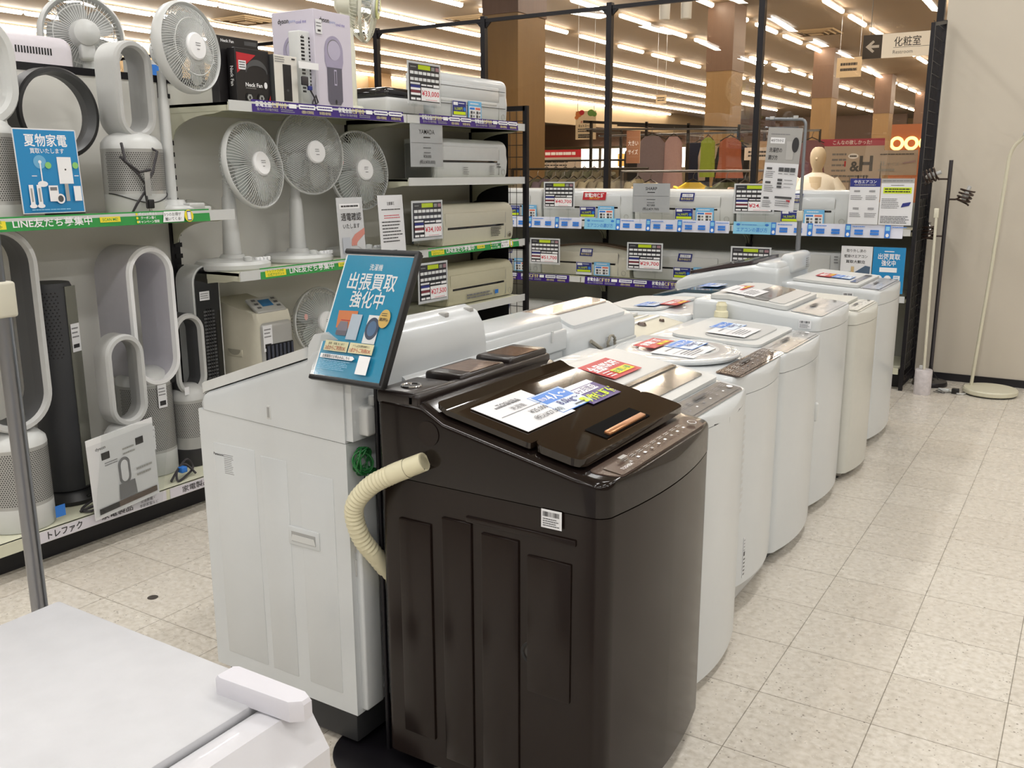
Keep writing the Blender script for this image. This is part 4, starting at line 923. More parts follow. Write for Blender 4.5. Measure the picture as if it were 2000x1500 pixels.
def f5(c, w, h):
    c.r(-w / 2, 0, w / 2, h, mat('pale_photo', 'c3c5c8', .4)); c.r(-w * .4, h * .82, w * .38, h * .9, WINK); c.lines(-w * .34, h * .88, w * .33, h * .84, 1, INK, .7, 0); c.t('通電確認', w * .02, h * .69, h * .1, INK, .01, w=w * .78); c.t('いたします', 0, h * .54, h * .065, INK, .005, w=w * .64)
    sk = mat('photo_skin', 'c9867a', .5); c.p([(w * .5, h * .5), (w * .5, h * .4), (w * .2, h * .28), (w * .15, h * .24), (-w * .05, h * .24), (-w * .03, h * .32), (w * .1, h * .4)], sk)
    for k in range(3): c.e(w * (-.02 + k * .07), h * .235, w * .035, h * .02, sk, 12)
    c.r(-w * .4, h * .1, -w * .1, h * .36, mat('photo_grey', 'b1b6bf', .4)); c.p([(w * .12, h * .22), (w * .3, h * .17), (w * .42, h * .05), (w * .4, h * .05), (w * .28, h * .16)], PAPERG)
def f6(c, w, h):
    c.t('注意事項', 0, h * .86, h * .045, INK, .015, w=w * .3); c.lines(-w * .38, h * .78, w * .38, h * .74, 1, INK, .4, 0); c.lines(-w * .3, h * .68, w * .35, h * .6, 2, PRICE, .3, .1); c.lines(-w * .4, h * .58, w * .4, h * .2, 7, INK, .3); c.lines(-w * .06, h * .08, w * .12, h * .04, 1, INK, .8, 0)
sheet('upright leaflet with a hand unplugging a cord on the desk fan shelf', (GF - .015, 3.565, 1.005), H90, .19, .305, f5, 'leaflet', 'notice', .06)
sheet('upright sheet of small print on the desk fan shelf', (GF - .015, 3.885, 1.005), H90, .205, .31, f6, 'leaflet', 'notice', .06)
def f7(c, w, h):
    c.r(-w * .485, h * .01, w * .485, h * .985, POSTB); c.t('夏物家電', 0, h * .865, h * .115, WINK, .015, w=w * .68); c.t('買取いたします', 0, h * .74, h * .05, WINK, .01, w=w * .54)
    c.e(-w * .14, h * .61, w * .1, h * .08, mat('poster_fan_blue', '6aa9cf', .4)); c.e(-w * .14, h * .61, w * .025, h * .02, WINK); c.r(-w * .15, h * .36, -w * .13, h * .6, WINK); c.e(-w * .14, h * .35, w * .08, h * .035, WINK); c.r(w * .13, h * .35, w * .36, h * .67, WINK); c.e(w * .25, h * .52, w * .015, h * .012, INK, 10)
    c.e(-w * .02, h * .57, w * .05, h * .04, mat('poster_leaf', '86c26d', .4), 16); c.e(w * .42, h * .57, w * .05, h * .04, MATS['poster_leaf'], 16); c.lines(-w * .3, h * .46, -w * .2, h * .43, 1, WINK); c.lines(w * .38, h * .46, w * .46, h * .43, 1, WINK)
    for k, (u, a) in enumerate(((-.34, .07), (-.22, .07))): c.r(w * (u - a / 2), h * .1, w * (u + a / 2), h * .34, WINK); c.r(w * (u - .015), h * .14, w * (u + .015), h * .3, PAPERG); c.e(w * u, h * .09, w * .06, h * .025, WINK, 16)
    c.r(-w * .07, h * .14, w * .08, h * .33, WINK); c.r(-w * .05, h * .27, w * .06, h * .31, INKG); c.e(w * .1, h * .17, w * .07, h * .06, WINK); c.e(w * .1, h * .17, w * .045, h * .04, DGREY); c.r(w * .19, h * .14, w * .25, h * .35, PAPERG); c.r(w * .33, h * .14, w * .45, h * .32, WINK); c.lines(-w * .38, h * .06, w * .38, h * .03, 1, LBLUE)
sheet('blue summer appliance poster standing on the green strip shelf', (GF - .005, 1.985, 1.29), H90, .235, .29, f7, 'poster', 'poster', .05)
# ------------------------------------------------------------------ fans and heaters on the left run (front faces +X, local -y)
def cage(R_, depth, hub, n, m, fr=.0011, rings=(.55,), flat=False, back=False, swirl=0.0):
    """wire guard: bowed wires from hub to rim, opening towards -y"""
    b = MB(); sg = 1 if back else -1
    for k in range(n):
        a = 2 * PI * k / n; pts = []
        for i in range(6):
            q = i / 5; r = hub + (R_ - hub) * q; y = sg * depth * math.sqrt(max(0, 1 - (q * .98) ** 2.6)) if not flat else sg * depth
            aa = a + swirl * q; pts.append((r * math.cos(aa), y, r * math.sin(aa)))
        b.tube(pts, fr, m, 4, cap=False)
    for q in rings: b.ring(hub + (R_ - hub) * q, fr * 1.4, m, (0, sg * depth * math.sqrt(1 - (q * .98) ** 2.6), 0), 'y', 48, 5)
    return b
def blades(m, R_, n=5, m2=None):
    b = MB()
    for k in range(n):
        a0 = 2 * PI * k / n; L1 = []; 
        for i in range(7):
            q = i / 6; r = .03 + (R_ - .03) * q; row = []
            for j in range(5):
                s_ = j / 4 - .5; w = (.5 + .55 * math.sin(PI * min(1, q * .85 + .1))); a = a0 + s_ * w * 1.15; row.append((r * math.cos(a), s_ * .05 * (1 - .3 * q), r * math.sin(a)))
            L1.append(row + [(x, y + .002, z) for x, y, z in row[::-1]])
        b.loft(L1, m)
    b.lathe([(.034, -.03), (.036, .02), (.02, .024)], m2 or m, n=20, ax='y'); return b
def set_head(o, c, yaw, pitch): o.matrix_local = Matrix.Translation(c) @ Matrix.Rotation(yaw, 4, 'Z') @ Matrix.Rotation(pitch, 4, 'X')
def desk_fan(label, loc, rz, pole_h, head, R_=.19, base_r=.17, yaw=0.0, pitch=-.12, style='radial', m=WHITE2, bm=None, badge=True, rim_w=.022, blade=None, base_h=.045, buttons=True, sticker_red=False, n=78, cat='fan', pole_r=(.045, .03)):
    """head: centre of the guard in local coordinates"""
    t = thing('electric_fan', label, cat, loc, rz)
    bb = obj('base', MB().lathe([(base_r * .96, 0), (base_r, .008), (base_r, base_h * .55), (base_r * .93, base_h * .85), (base_r * .6, base_h), (.06, base_h + .004), (.05, base_h + .02)], bm or m, n=44), t)
    if buttons:
        b = MB().lathe([(.02, base_h - .004), (.02, base_h + .014), (.006, base_h + .018)], m, (-.02, -base_r * .72, 0), 18)
        for k in range(4): b.rbox(.03 + k * .022, .046 + k * .022, -base_r * .76, -base_r * .66, base_h - .01, base_h + .008, WINK, .002, 1)
        obj('button', b, bb)
    obj('pole', MB().lathe([(pole_r[0], base_h), (pole_r[0] * .92, base_h + .02), (pole_r[1], pole_h * .8), (pole_r[1] * .8, pole_h * .82), (pole_r[1] * .75, pole_h)], m, n=24), t)
    hd = Vector(head)
    M_ = obj('motor_housing', MB().lathe([(.0, .17), (.03, .168), (.052, .15), (.06, .11), (.062, .06), (.05, .045)], m, n=28, ax='y').rbox(-.03, .03, .06, .14, -.11, -.04, m, .012), t); set_head(M_, hd, yaw, pitch)
    rim = MB().ring(R_, rim_w * .28, m, (0, .0, 0), 'y', 64, 8, sx=rim_w / .012)
    o = obj('rim', rim, t); set_head(o, hd, yaw, pitch)
    if style == 'mesh':
        b = MB(); n_ = 46
        for d in range(2):
            for k in range(n_):
                q = -1 + 2 * (k + .5) / n_; h_ = math.sqrt(max(0, 1 - q * q)) * R_ * .98; pts = []
                for i in range(7):
                    s_ = -1 + i / 3; p = (q * R_, s_ * h_); a = RAD(62 if d else -62) ; x = p[0] * math.cos(a) - p[1] * math.sin(a); z = p[0] * math.sin(a) + p[1] * math.cos(a)
                    r = min(1, math.hypot(x, z) / R_); pts.append((x, -.04 * math.sqrt(max(0, 1 - r ** 2.6)) - .004, z))
                b.tube(pts, .0012, m, 3, cap=False)
        g = b
    else: g = cage(R_, .042, .05, n, m, .0015, (.5,) if style == 'rings' else (), swirl=.25 if style == 'rings' else 0)
    if style == 'rings': g.ring(R_ * .66, .0018, m, (0, -.034, 0), 'y', 56, 5); g.ring(R_ * .4, .0018, m, (0, -.04, 0), 'y', 48, 5)
    g = obj('front_grille', g, t); set_head(g, hd, yaw, pitch)
    b = cage(R_, .075, .06, 60, m, .0017, (.0, .6), back=True); o = obj('rear_grille', b, t); set_head(o, hd, yaw, pitch)
    o = obj('blade', blades(blade or m, R_ * .86), t); set_head(o, hd + Vector((0, 0, 0)), yaw, pitch)
    b = MB().lathe([(.054, -.036), (.054, -.05), (.048, -.056), (0, -.058)], WINK if badge else m, n=32, ax='y')
    c = Card(None, -.0585); c.lines(-.015, .016, .015, -.002, 2, INKG); c.lines(-.01, -.008, .01, -.018, 1, INKG); b.v_off = 0
    hb = obj('hub_cover', b, t); set_head(hb, hd, yaw, pitch); obj('hub_print', c, hb, False)
    if sticker_red: c = Card(None, -.035); c.e(-R_ * .72, .04, .012, .016, mat('pink_sticker', 'd9a39c', .5), 14); o = obj('round_sticker', c, t, False); set_head(o, hd, yaw, pitch)
    return t
SH2 = 1.0; XC = -3.365
CW = mat('clear_blade', 'c3cac8', .15, noise=0, alpha=.45)
desk_fan('white desk fan turned aside with a thick rim beside the green strip start', (XC, 2.96, SH2), H90, .40, (.06, -.11, .462), .19, .17, RAD(8), -.16, rim_w=.026, blade=CW, sticker_red=False)
desk_fan('desk fan with a diamond mesh guard in the middle of three desk fans', (XC, 3.38, SH2), H90, .38, (.055, -.06, .525), .197, .17, RAD(-8), -.06, style='mesh', blade=CW)
desk_fan('desk fan with pink sticker behind the upright leaflet', (XC, 3.80, SH2), H90, .36, (.0, -.05, .44), .2, .16, RAD(-6), -.1, sticker_red=True, blade=CW)
desk_fan('white fan standing on the lowest deck half hidden by the teal poster', (-3.38, 3.5, .15), H90, .36, (0, -.03, .53), .175, .14, RAD(-4), -.08, sticker_red=True, blade=CW)
desk_fan('white pedestal fan with three guard rings on the summer poster shelf', (-3.29, 2.59, 1.27), H90, .56, (.09, -.06, .655), .172, .105, RAD(10), -.08, style='rings', rim_w=.034, pole_r=(.026, .022), buttons=False, base_h=.03, n=90, blade=WHITE2)
desk_fan('fan with clear blades and lime hub on top of the boxed fan bay', (-3.40, 3.87, 1.72), H90, .44, (.16, .02, .57), .18, .09, RAD(30), .1, m=mat('milky_plastic', 'd3d3c2', .35), pole_r=(.026, .022), buttons=False, base_h=.03, n=36, rim_w=.02, blade=CW, bm=MATS['milky_plastic'])
t = bpy.data.objects[[o.name for o in bpy.data.objects if o.get('label', '').startswith('fan with clear blades')][0]]
b = MB().lathe([(.062, -.06), (.06, -.066), (0, -.068)], mat('pale_lime_plastic', 'cdd089', .4), n=32, ax='y'); o = obj('hub_disc', b, t); set_head(o, Vector((.16, .02, .57)), RAD(30), .1)
c = Card(None, -.0685); c.r(-.035, -.03, .01, .05, PAPER); c.lines(-.03, .04, .005, .0, 3, INKG); c.r(-.03, -.022, .005, -.01, INK); o = obj('price_label', c, t, False); set_head(o, Vector((.16, .02, .57)), RAD(30), .1)
# fan and heater on the far side of the top rail
desk_fan('large white fan seen from behind over the top rail', (-3.86, 2.66, 1.72), -H90, .2, (-.02, -.06, .30), .165, .09, RAD(-25), .0, rim_w=.05, buttons=False, base_h=.02, n=84)
t = thing('fan_heater', 'white heater with black vent slots behind the top rail', 'heater', (-3.86, 2.33, 1.72), H90)
obj('body', MB().rbox(-.19, .21, -.1, .1, 0, .265, mat('lilac_white', 'd8d3da', .35), .05, 5), t)
b = MB()
for k in range(13): b.box(-.06 + k * .0125, -.054 + k * .0125, -.1012, -.099, .185, .212, BLACK)
for k in range(6): b.box(-.14, -.105, -.1012, -.099, .06 + k * .02, .07 + k * .02, BLACK)
obj('vent_slot', b, t, False)
c = Card(FRONT(.02, -.1005, .04)); c.r(-.05, 0, .08, .05, PAPERG); c.lines(-.045, .045, .07, .005, 3, INKG); c.r(-.085, -.01, -.07, .07, GREYP); obj('rating_label', c, t, False)
# ---- blade-free tower fans
def loop_sweep(mb, a, L, prof, mats, c=(0, 0, 0), nn=20):
    """stadium ring of half width a and straight length L in x-z; prof lists (offset outwards, y); mats one per profile side"""
    path = []
    for k in range(nn + 1): t_ = PI * k / nn; path.append((a * math.cos(t_), L / 2 + a * math.sin(t_), math.cos(t_), math.sin(t_)))
    for k in range(nn + 1): t_ = PI + PI * k / nn; path.append((a * math.cos(t_), -L / 2 + a * math.sin(t_), math.cos(t_), math.sin(t_)))
    n = len(path); m_ = len(prof)
    vs = [(c[0] + x + nx * o, c[1] + y, c[2] + z + nz * o) for x, z, nx, nz in path for o, y in prof]
    for j in range(m_):
        fs = [(i * m_ + j, ((i + 1) % n) * m_ + j, ((i + 1) % n) * m_ + (j + 1) % m_, i * m_ + (j + 1) % m_) for i in range(n)]
        used = sorted({k for f in fs for k in f}); mp = {k: q for q, k in enumerate(used)}
        mb.add([vs[k] for k in used], [tuple(mp[k] for k in f) for f in fs], mats[j % len(mats)])
    return mb
def perforation(mb, r, z0, z1, m, a0=-PI, a1=0.0, step=.0085, dot=.0026, c=(0, 0)):
    nz = int((z1 - z0) / (step * .87)); na = int((a1 - a0) * r / step)
    for i in range(nz):
        z = z0 + (i + .5) * (z1 - z0) / nz
        for k in range(na):
            a = a0 + (a1 - a0) * (k + (.5 if i % 2 else 0)) / na; ca, sa = math.cos(a), math.sin(a); rr = r + .0006
            mb.add([(c[0] + rr * ca - sa * dot * math.cos(q), c[1] + rr * sa + ca * dot * math.cos(q), z + dot * math.sin(q)) for q in (0, PI / 3, 2 * PI / 3, PI, 4 * PI / 3, 5 * PI / 3)], [(0, 1, 2, 3, 4, 5)], m)
    return mb
SILV = mat('silver_plastic', 'a9a9a6', .32, metal=.25); HOLE = mat('perforation_dark', '3b3a38', .6, noise=0); LILAC = mat('pale_lilac_plastic', 'c4c3cc', .32)
def tower(label, loc, r, zb, z1, a, L, depth, outer, inner, front, base_m, cup=WHITE2, name='bladeless_fan', cupz=.07, tilt=0.0, bottom=WHITE2, y_off=0.0, thick=.02, perf=True, holes_from=None, foot=None, cz=None, closed=False):
    """perforated cylinder base carrying an upright oblong air loop"""
    t = thing(name, label, 'fan', loc, H90)
    bs = obj('base', MB().lathe([(r * .98, 0), (r, .004), (r, zb)], foot or bottom, n=44), t)
    b = MB().lathe([(r, zb), (r * .995, zb + .002), (r * .995, z1)], base_m, n=52, cap=False); cy = obj('filter_shroud', b, t)
    if perf: obj('perforation', perforation(MB(), r * .996, (holes_from or zb) + .012, z1 - .012, HOLE), cy, False)
    obj('collar', MB().lathe([(r * 1.0, z1), (r * .97, z1 + cupz * .4), (r * .8, z1 + cupz * .8), (r * .5, z1 + cupz * 1.05), (.0, z1 + cupz * 1.1)], cup, n=44), t)
    c = (0, y_off, cz or (z1 + cupz + a + L / 2 + thick * .3))
    pr = [(thick, -depth / 2 + .012), (thick, depth / 2), (thick * .5, depth / 2 + .008), (0, depth / 2), (-thick * .15, 0), (-thick * .1, -depth / 2 + .02), (thick * .15, -depth / 2), (thick * .75, -depth / 2)]
    b = MB(); loop_sweep(b, a, L, pr, [outer, outer, inner, inner, inner, front, front, front], c)
    obj('air_loop', b, t, ang=50)
    if closed: obj('loop_back', MB().prism([(x, z + c[2]) for x, z in arc((0, L / 2), a, 0, PI, 16) + arc((0, -L / 2), a, PI, 2 * PI, 16)], 'y', depth / 2 - .02, depth / 2 - .015, inner), t)
    return t
D0 = .152
t = tower('tall grey blade free purifier fan at the open end of the lowest deck', (-3.29, 1.80, D0), .118, .09, .31, .115, .46, .15, SILV, DGREY, LGREY, SILV, cupz=.05, cz=.73, thick=.024)
c = Card(FRONT(.09, -.11, .02)); c.r(-.02, 0, .02, .045, BLUE); obj('blue_sticker', c, t, False)
tower('white blade free fan with a lilac loop at the open end of the poster shelf', (-3.3, 1.83, 1.272), .105, .05, .29, .105, .1, .09, WHITE2, WHITE2, WHITE2, SILV, cz=.50, thick=.035, cupz=.05)
t = tower('white and silver blade free fan heater with a black cord over the green strip', (-3.33, 2.45, 1.272), .118, .075, .25, .062, .20, .13, WHITE2, GREYP, LGREY, SILV, cupz=.06, cz=.475, thick=.024)
b = MB(); L_ = [(-.121 * math.cos(q), -.121 * math.sin(q), .06 + .018 * math.cos(q * 2.2)) for q in [k / 24 * PI for k in range(25)]]; b.tube(L_, .0022, BLACK, 6); obj('wave_line', b, t)
c = Card(FRONT(.06, -.1185, .045)); c.t('dyson', 0, .01, .011, INK, 0); obj('logo', c, t, False)
CORD = mat('grey_cord', '2f2c30', .5)
b = MB(); b.tube([(.0, -.1, .26), (.02, -.13, .24), (-.02, -.145, .16), (-.06, -.14, .1), (-.05, -.14, .02)], .0055, CORD, 8); b.tube([(-.11, -.09, .27), (-.12, -.12, .2), (-.075, -.14, .16), (-.03, -.145, .17)], .0055, CORD, 8); b.tube([(-.13, -.1, .22), (-.08, -.14, .15), (-.05, -.145, .1), (-.1, -.14, .04), (-.11, -.12, .005), (-.07, -.12, .003)], .005, CORD, 8); b.rbox(-.055, -.03, -.155, -.13, .02, .055, BLACK, .004); b.box(-.048, -.046, -.145, -.14, .005, .02, CHROME); b.box(-.039, -.037, -.145, -.14, .005, .02, CHROME); obj('cord', b, t)
b = MB(); b.add([(-.1, -.15, .17), (-.03, -.155, .18), (-.02, -.16, .07), (-.09, -.152, .03), (-.06, -.165, .1)], [(0, 1, 4), (1, 2, 4), (2, 3, 4), (3, 0, 4)], CLEAR); b.box(-.07, -.045, -.16, -.158, .07, .16, PAPERG); obj('accessory_pouch', b, t, False)
# black ring fan
t = thing('bladeless_fan', 'black ring shaped blade free fan standing behind the summer poster', 'fan', (-3.37, 2.16, 1.272), H90)
obj('base', MB().lathe([(.07, 0), (.072, .01), (.065, .18), (.05, .21)], BLACK, n=36), t)
b = MB(); loop_sweep(b, .142, .0001, [(.024, -.03), (.024, .04), (.012, .05), (0, .045), (-.004, -.0), (.006, -.04), (.018, -.038)], [BLACK, BLACK, BLACK, DGREY, DGREY, BLACK, BLACK], (0, 0, .375), 26); obj('air_loop', b, t, ang=50)
# dark tower
t = thing('tower_fan', 'dark grey tower fan with a silver front strip on the lowest deck', 'fan', (-3.40, 2.07, D0), H90)
CH = mat('charcoal_fabric', '313235', .6, noise=.08, nscale=200)
obj('base', MB().lathe([(.12, 0), (.122, .015), (.1, .035), (.08, .05)], BLACK, n=40), t)
b = MB().lathe([(.085, .05), (.088, .06), (.088, .85), (.08, .868), (0, .87)], CH, n=40); bd = obj('body', b, t)
obj('perforation', perforation(MB(), .0884, .58, .84, BLACK, -PI * .95, -PI * .53, .014, .0032), bd, False)
b = MB(); b.loft([[(.015 + .055 * s_, -.0905 + .018 * s_, z) for s_ in (0, .5, 1)] + [(.015 + .055 * s_, -.084 + .018 * s_, z) for s_ in (1, .5, 0)] for z in (.06, .3, .6, .855)], mat('silver_gloss', '8f8f86', .18, metal=.6)); st = obj('front_strip', b, t)
c = Card(Matrix.Translation((.045, -.083, .6)) @ Matrix.Rotation(.32, 4, 'Z')); c.r(-.024, 0, .024, .11, PAPER); c.lines(-.02, .1, .02, .05, 3, INKG); c.r(-.018, .015, .015, .03, INK); obj('price_tag', c, t, False)
obj('foot_badge', MB().rbox(.0, .06, -.118, -.105, .015, .03, BLACKG, .004), t)
tower('tall pale lilac blade free purifier fan against the back board', (-3.42, 2.47, D0), .115, .1, .40, .088, .36, .22, LILAC, LILAC, WINK, SILV, cupz=.06, cz=.69, thick=.026, bottom=WHITE2, y_off=-.01)
t = bpy.data.objects[[o.name for o in bpy.data.objects if o.get('label', '').startswith('tall pale lilac')][0]]
c = Card(FRONT(.075, -.096, .41)); c.e(0, 0, .016, .018, BLACK); obj('display', c, t, False)
c = Card(FRONT(.0, -.119, .3)); c.r(-.022, 0, .022, .1, PAPER); c.lines(-.018, .09, .018, .05, 3, INKG); c.r(-.015, .01, .015, .03, INK); obj('price_tag', c, t, False)
t = tower('small grey blade free fan standing in front behind the hanging manual', (-3.25, 2.25, D0), .088, .05, .24, .062, .2, .085, LGREY, GREYP, LGREY, SILV, cupz=.05, cz=.47, thick=.024, cup=LGREY)
c = Card(FRONT(.06, -.07, .19)); c.r(-.018, -.02, .018, .08, PAPER); c.lines(-.014, .07, .014, .03, 3, INKG); obj('price_tag', c, t, False)
t = tower('small charcoal and silver blade free fan beside the black upright', (-3.36, 2.645, D0), .078, .08, .30, .058, .20, .10, mat('charcoal_plastic', '333336', .4), DGREY, LGREY, SILV, cupz=.06, cz=.50, thick=.024, cup=LGREY, foot=mat('dark_foot', '2b2a2e', .4), holes_from=.12)
c = Card(FRONT(-.05, -.062, .33)); c.r(-.012, 0, .012, .035, PAPER); obj('price_tag', c, t, False)
# loose cords on the deck
def cord(label, pts, r=.005, m=CORD, cat='cable', extra=None):
    P_ = []
    for k in range(len(pts) - 1):
        for j in range(8):
            s_ = j / 8; p0, p1, p2, p3 = [Vector(pts[max(0, min(len(pts) - 1, k + d))]) for d in (-1, 0, 1, 2)]
            P_.append(.5 * ((2 * p1) + (p2 - p0) * s_ + (2 * p0 - 5 * p1 + 4 * p2 - p3) * s_ ** 2 + (-p0 + 3 * p1 - 3 * p2 + p3) * s_ ** 3))
    P_.append(Vector(pts[-1])); b = MB().tube(P_, r, m, 7)
    if extra: extra(b)
    return single('loose_cable', b, label, cat)
z = D0 + .006
cord('dark looped power cord in front of the dark tower fan', [(-3.2, 1.98, z), (-3.2, 2.1, z + .01), (-3.23, 2.13, z + .012), (-3.25, 2.08, z + .01), (-3.22, 2.0, z), (-3.17, 2.0, z), (-3.18, 2.06, z)])
cord('dark coiled power cord with blue tie by the charcoal fan', [(-3.2, 2.40, z), (-3.22, 2.46, z + .04), (-3.24, 2.52, z + .06), (-3.23, 2.54, z + .02), (-3.2, 2.48, z + .005), (-3.18, 2.42, z), (-3.22, 2.45, z + .03), (-3.23, 2.5, z + .045), (-3.2, 2.53, z)], extra=lambda b: b.rbox(-3.225, -3.195, 2.455, 2.485, z + .02, z + .045, BLUE, .004))
# manual in a clear bag clipped to the deck edge
c = Card(Matrix.Rotation(-.10, 4, 'Y')); c.back(-.145, 0, .145, .335, PAPER, .003); c.r(-.145, .31, .145, .335, WINK)
c.t('dyson', -.09, .285, .014, INK, 0); c.r(-.09, .235, -.055, .265, INK); c.r(.06, .245, .095, .275, INK); c.lines(-.08, .225, -.02, .205, 2, INKG); c.lines(.0, .26, .06, .22, 2, PAPERG)
lp = [(.026 * math.cos(a), .16 + .05 * (1 if math.sin(a) > 0 else -1) * .55 + .03 * math.sin(a)) for a in [k / 20 * 2 * PI for k in range(20)]]; c.p(lp, INKG); c.p([(x * .62, .16 + (z_ - .16) * .8) for x, z_ in lp], PAPER); c.p([(-.035, .045), (.045, .045), (.04, .11), (-.03, .11)], INKG); c.r(-.125, .018, .135, .042, TAUPE); c.r(-.125, .018, -.04, .042, INK)
c.lines(.05, .16, .13, .11, 2, PAPERG)
t = thing('instruction_manual', 'white manual in a clear bag hanging from the lowest deck edge', 'manual', (GF + .03, 2.135, .145), H90)
o = obj('booklet', c, t, False); o.rotation_euler = (.12, 0, 0)
o2 = obj('clear_bag', MB().box(-.15, .15, -.012, -.011, -.01, .34, CLEAR), t, False); o2.rotation_euler = (.12, .10, 0)
o3 = obj('clip', MB().rbox(-.016, .016, -.014, .0, .2, .32, CLEAR, .004), t)
# base strip labels
def base_strip(label, y0, w, first=True):
    c = Card(); c.back(0, 0, w, .042, mat('pale_strip', 'cfccd4', .35), .002); 
    if first: c.t('トレファク', .1, .022, .024, INK, .025, w=.14)
    u = .32 if first else .13; c.t('家電製品', u, .022, .021, INK, .012, w=.14); c.t('生活家電・', u + .14, .031, .011, INK, 0); c.t('季節家電など', u + .145, .012, .011, INK, 0)
    o = obj('shelf_strip', c, None, False); o.matrix_world = frame_at((GF + .005, y0, .107), H90, 0); return tag(o, label, 'shelf strip', 'pale deck strips')
base_strip('pale deck strip with bold shop lettering under the tower fans', 1.78, .55); base_strip('pale deck strip with small lettering beyond the hanging manual', 2.35, .45, False)
# accessories bag on the poster shelf
t = thing('accessory_bag', 'clear bag of white fan parts lying on the poster shelf', 'bag', (-3.24, 2.66, 1.272), H90)
b = MB().rbox(-.06, .02, -.05, .04, .001, .035, LGREY, .006); b.rbox(-.02, .06, -.04, .05, .001, .02, WHITE2, .005); obj('fan_parts', b, t)
b = MB(); g_ = []
for i in range(9):
    g_.append([(-.085 + .17 * i / 8, -.065 + .13 * j / 5, .04 * math.sin(PI * i / 8) * math.sin(PI * j / 5) + .012 * rnd.random() + .003) for j in range(6)])
b.loft(g_, CLEAR, cap=False, closed=False); obj('clear_bag', b, t)
# white box with blue label standing beyond the rail
b = MB().box(-.1, .1, -.06, .06, 0, .22, WHITE2); b.box(-.09, -.0, -.062, -.06, .15, .2, BLUE); b.box(-.09, .05, -.062, -.06, .02, .045, BLUE)
single('carton', b, 'white carton with blue marks between two fans beyond the top rail', 'box', (-3.86, 2.98, 1.72), H90)
# ---- boxed fans, top of bay 2
Z2 = 1.722
def box_thing(label, y0, y1, xf, d, h, m, fill=None, side=None, name='product_box', cat='box'):
    w = y1 - y0; t = thing(name, label, cat, (xf - d / 2, (y0 + y1) / 2, Z2), H90)
    obj('carton', MB().rbox(-w / 2, w / 2, -d / 2, d / 2, 0, h, m, .002, 1), t, False)
    if fill: c = Card(FRONT(0, -d / 2 - .0004, 0)); fill(c, w, h); obj('front_print', c, t, False)
    if side: c = Card(Matrix.Translation((-w / 2 - .0004, 0, 0)) @ Matrix.Rotation(-H90, 4, 'Z')); side(c, d, h); obj('side_print', c, t, False)
    return t
BK = mat('black_card', '1c1a1c', .35)
def nf(c, w, h):
    c.p([(-w * .47, h * .92), (w * .1, h * .9), (-w * .47, h * .55)], RED); c.r(-w * .42, h * .62, -w * .2, h * .78, PAPER); c.lines(-w * .4, h * .77, -w * .22, h * .64, 3, INK)
    c.p([(w * (.1 + .33 * math.cos(a)), h * (.58 + .24 * math.sin(a))) for a in [k / 16 * PI for k in range(17)]] + [(w * (.1 - .30 * math.cos(a)), h * (.58 + .13 * math.sin(a))) for a in [k / 16 * PI for k in range(17)]], DGREY)
    c.t('Neck Fan', .0, h * .36, h * .075, WINK, .02, w=w * .5); c.e(w * .35, h * .37, w * .05, h * .06, WINK, 16); c.lines(-w * .25, h * .31, w * .1, h * .285, 1, PAPERG)
    for k in (-.15, .2): c.e(w * k, h * .13, w * .11, h * .09, BLACK); c.e(w * k, h * .13, w * .08, h * .065, GREYP, 6); c.e(w * k, h * .13, w * .03, h * .03, BLACK, 10)
    c.p([(w * .47, 0), (w * .36, 0), (w * .47, h * .2)], RED)
def nfs(c, d, h): c.t('Neck Fan', 0, h * .5, d * .4, WINK, .02, w=h * .35, rot=-H90)
box_thing('black neck fan box with red corner on the top shelf', 2.935, 3.13, -3.235, .05, .235, BK, nf, nfs)
def nf2(c, w, h): c.t('Neck Fan', -w * .25, h * .93, h * .045, WINK, .02, w=w * .3); c.r(w * .15, h * .9, w * .45, h * .96, DGREY)
box_thing('taller black neck fan box behind the red cornered box', 2.89, 3.13, -3.295, .05, .285, BK, nf2, nfs)
def wb(c, w, h):
    c.r(-w * .14, h * .12, w * .22, h * .83, mat('black_device_print', '1d1b1e', .4)); c.e(w * .04, h * .33, w * .05, h * .025, DGREY, 12); c.lines(-w * .46, h * .98, w * .0, h * .85, 3, INKG); c.r(w * .25, h * .93, w * .4, h * .96, INK); c.lines(-w * .1, h * .06, w * .2, h * .04, 1, INKG)
def wbs(c, d, h): c.r(-d / 2, 0, d / 2, h, DGREY)
box_thing('small white box printed with a black stick device', 3.14, 3.285, -3.215, .06, .225, mat('off_white_card', 'd6d3cc', .45), wb, wbs)
t = thing('tower_fan', 'slim white tower fan with black vent slots before the lilac box', 'fan', (-3.265, 3.365, Z2), H90)
obj('body', MB().rbox(-.045, .045, -.035, .035, 0, .35, WHITE2, .008), t); b = MB()
for k in range(16): b.box(-.034, -.012, -.0358, -.034, .075 + k * .016, .084 + k * .016, BLACK); b.box(.016, .026, -.0358, -.034, .075 + k * .016, .084 + k * .016, BLACK)
obj('vent_slot', b, t, False); c = Card(FRONT(-.025, -.0355, .325)); c.e(0, 0, .004, .005, INKG, 10); obj('logo', c, t, False)
t = thing('accessory_bag', 'clear zip bag holding a dark cord and blue plug before the slim fan', 'bag', (-3.19, 3.33, Z2), H90)
b = MB().box(-.062, .062, -.004, -.003, .0, .205, CLEAR); b.box(-.064, .064, -.0055, -.0025, .175, .205, WINK); obj('clear_bag', b, t, False)
b = MB().tube([(-.05, -.008, .13), (-.01, -.01, .09), (.02, -.012, .05), (.03, -.01, .02), (.045, -.01, .03), (.03, -.012, .06), (.01, -.01, .03), (.005, -.01, .015), (.02, -.01, .02)], .004, CORD, 7); b.rbox(-.06, -.02, -.02, -.006, .1, .14, CORD, .005); b.rbox(-.02, .005, -.018, -.006, .08, .1, NAVY, .003); obj('cord', b, t)
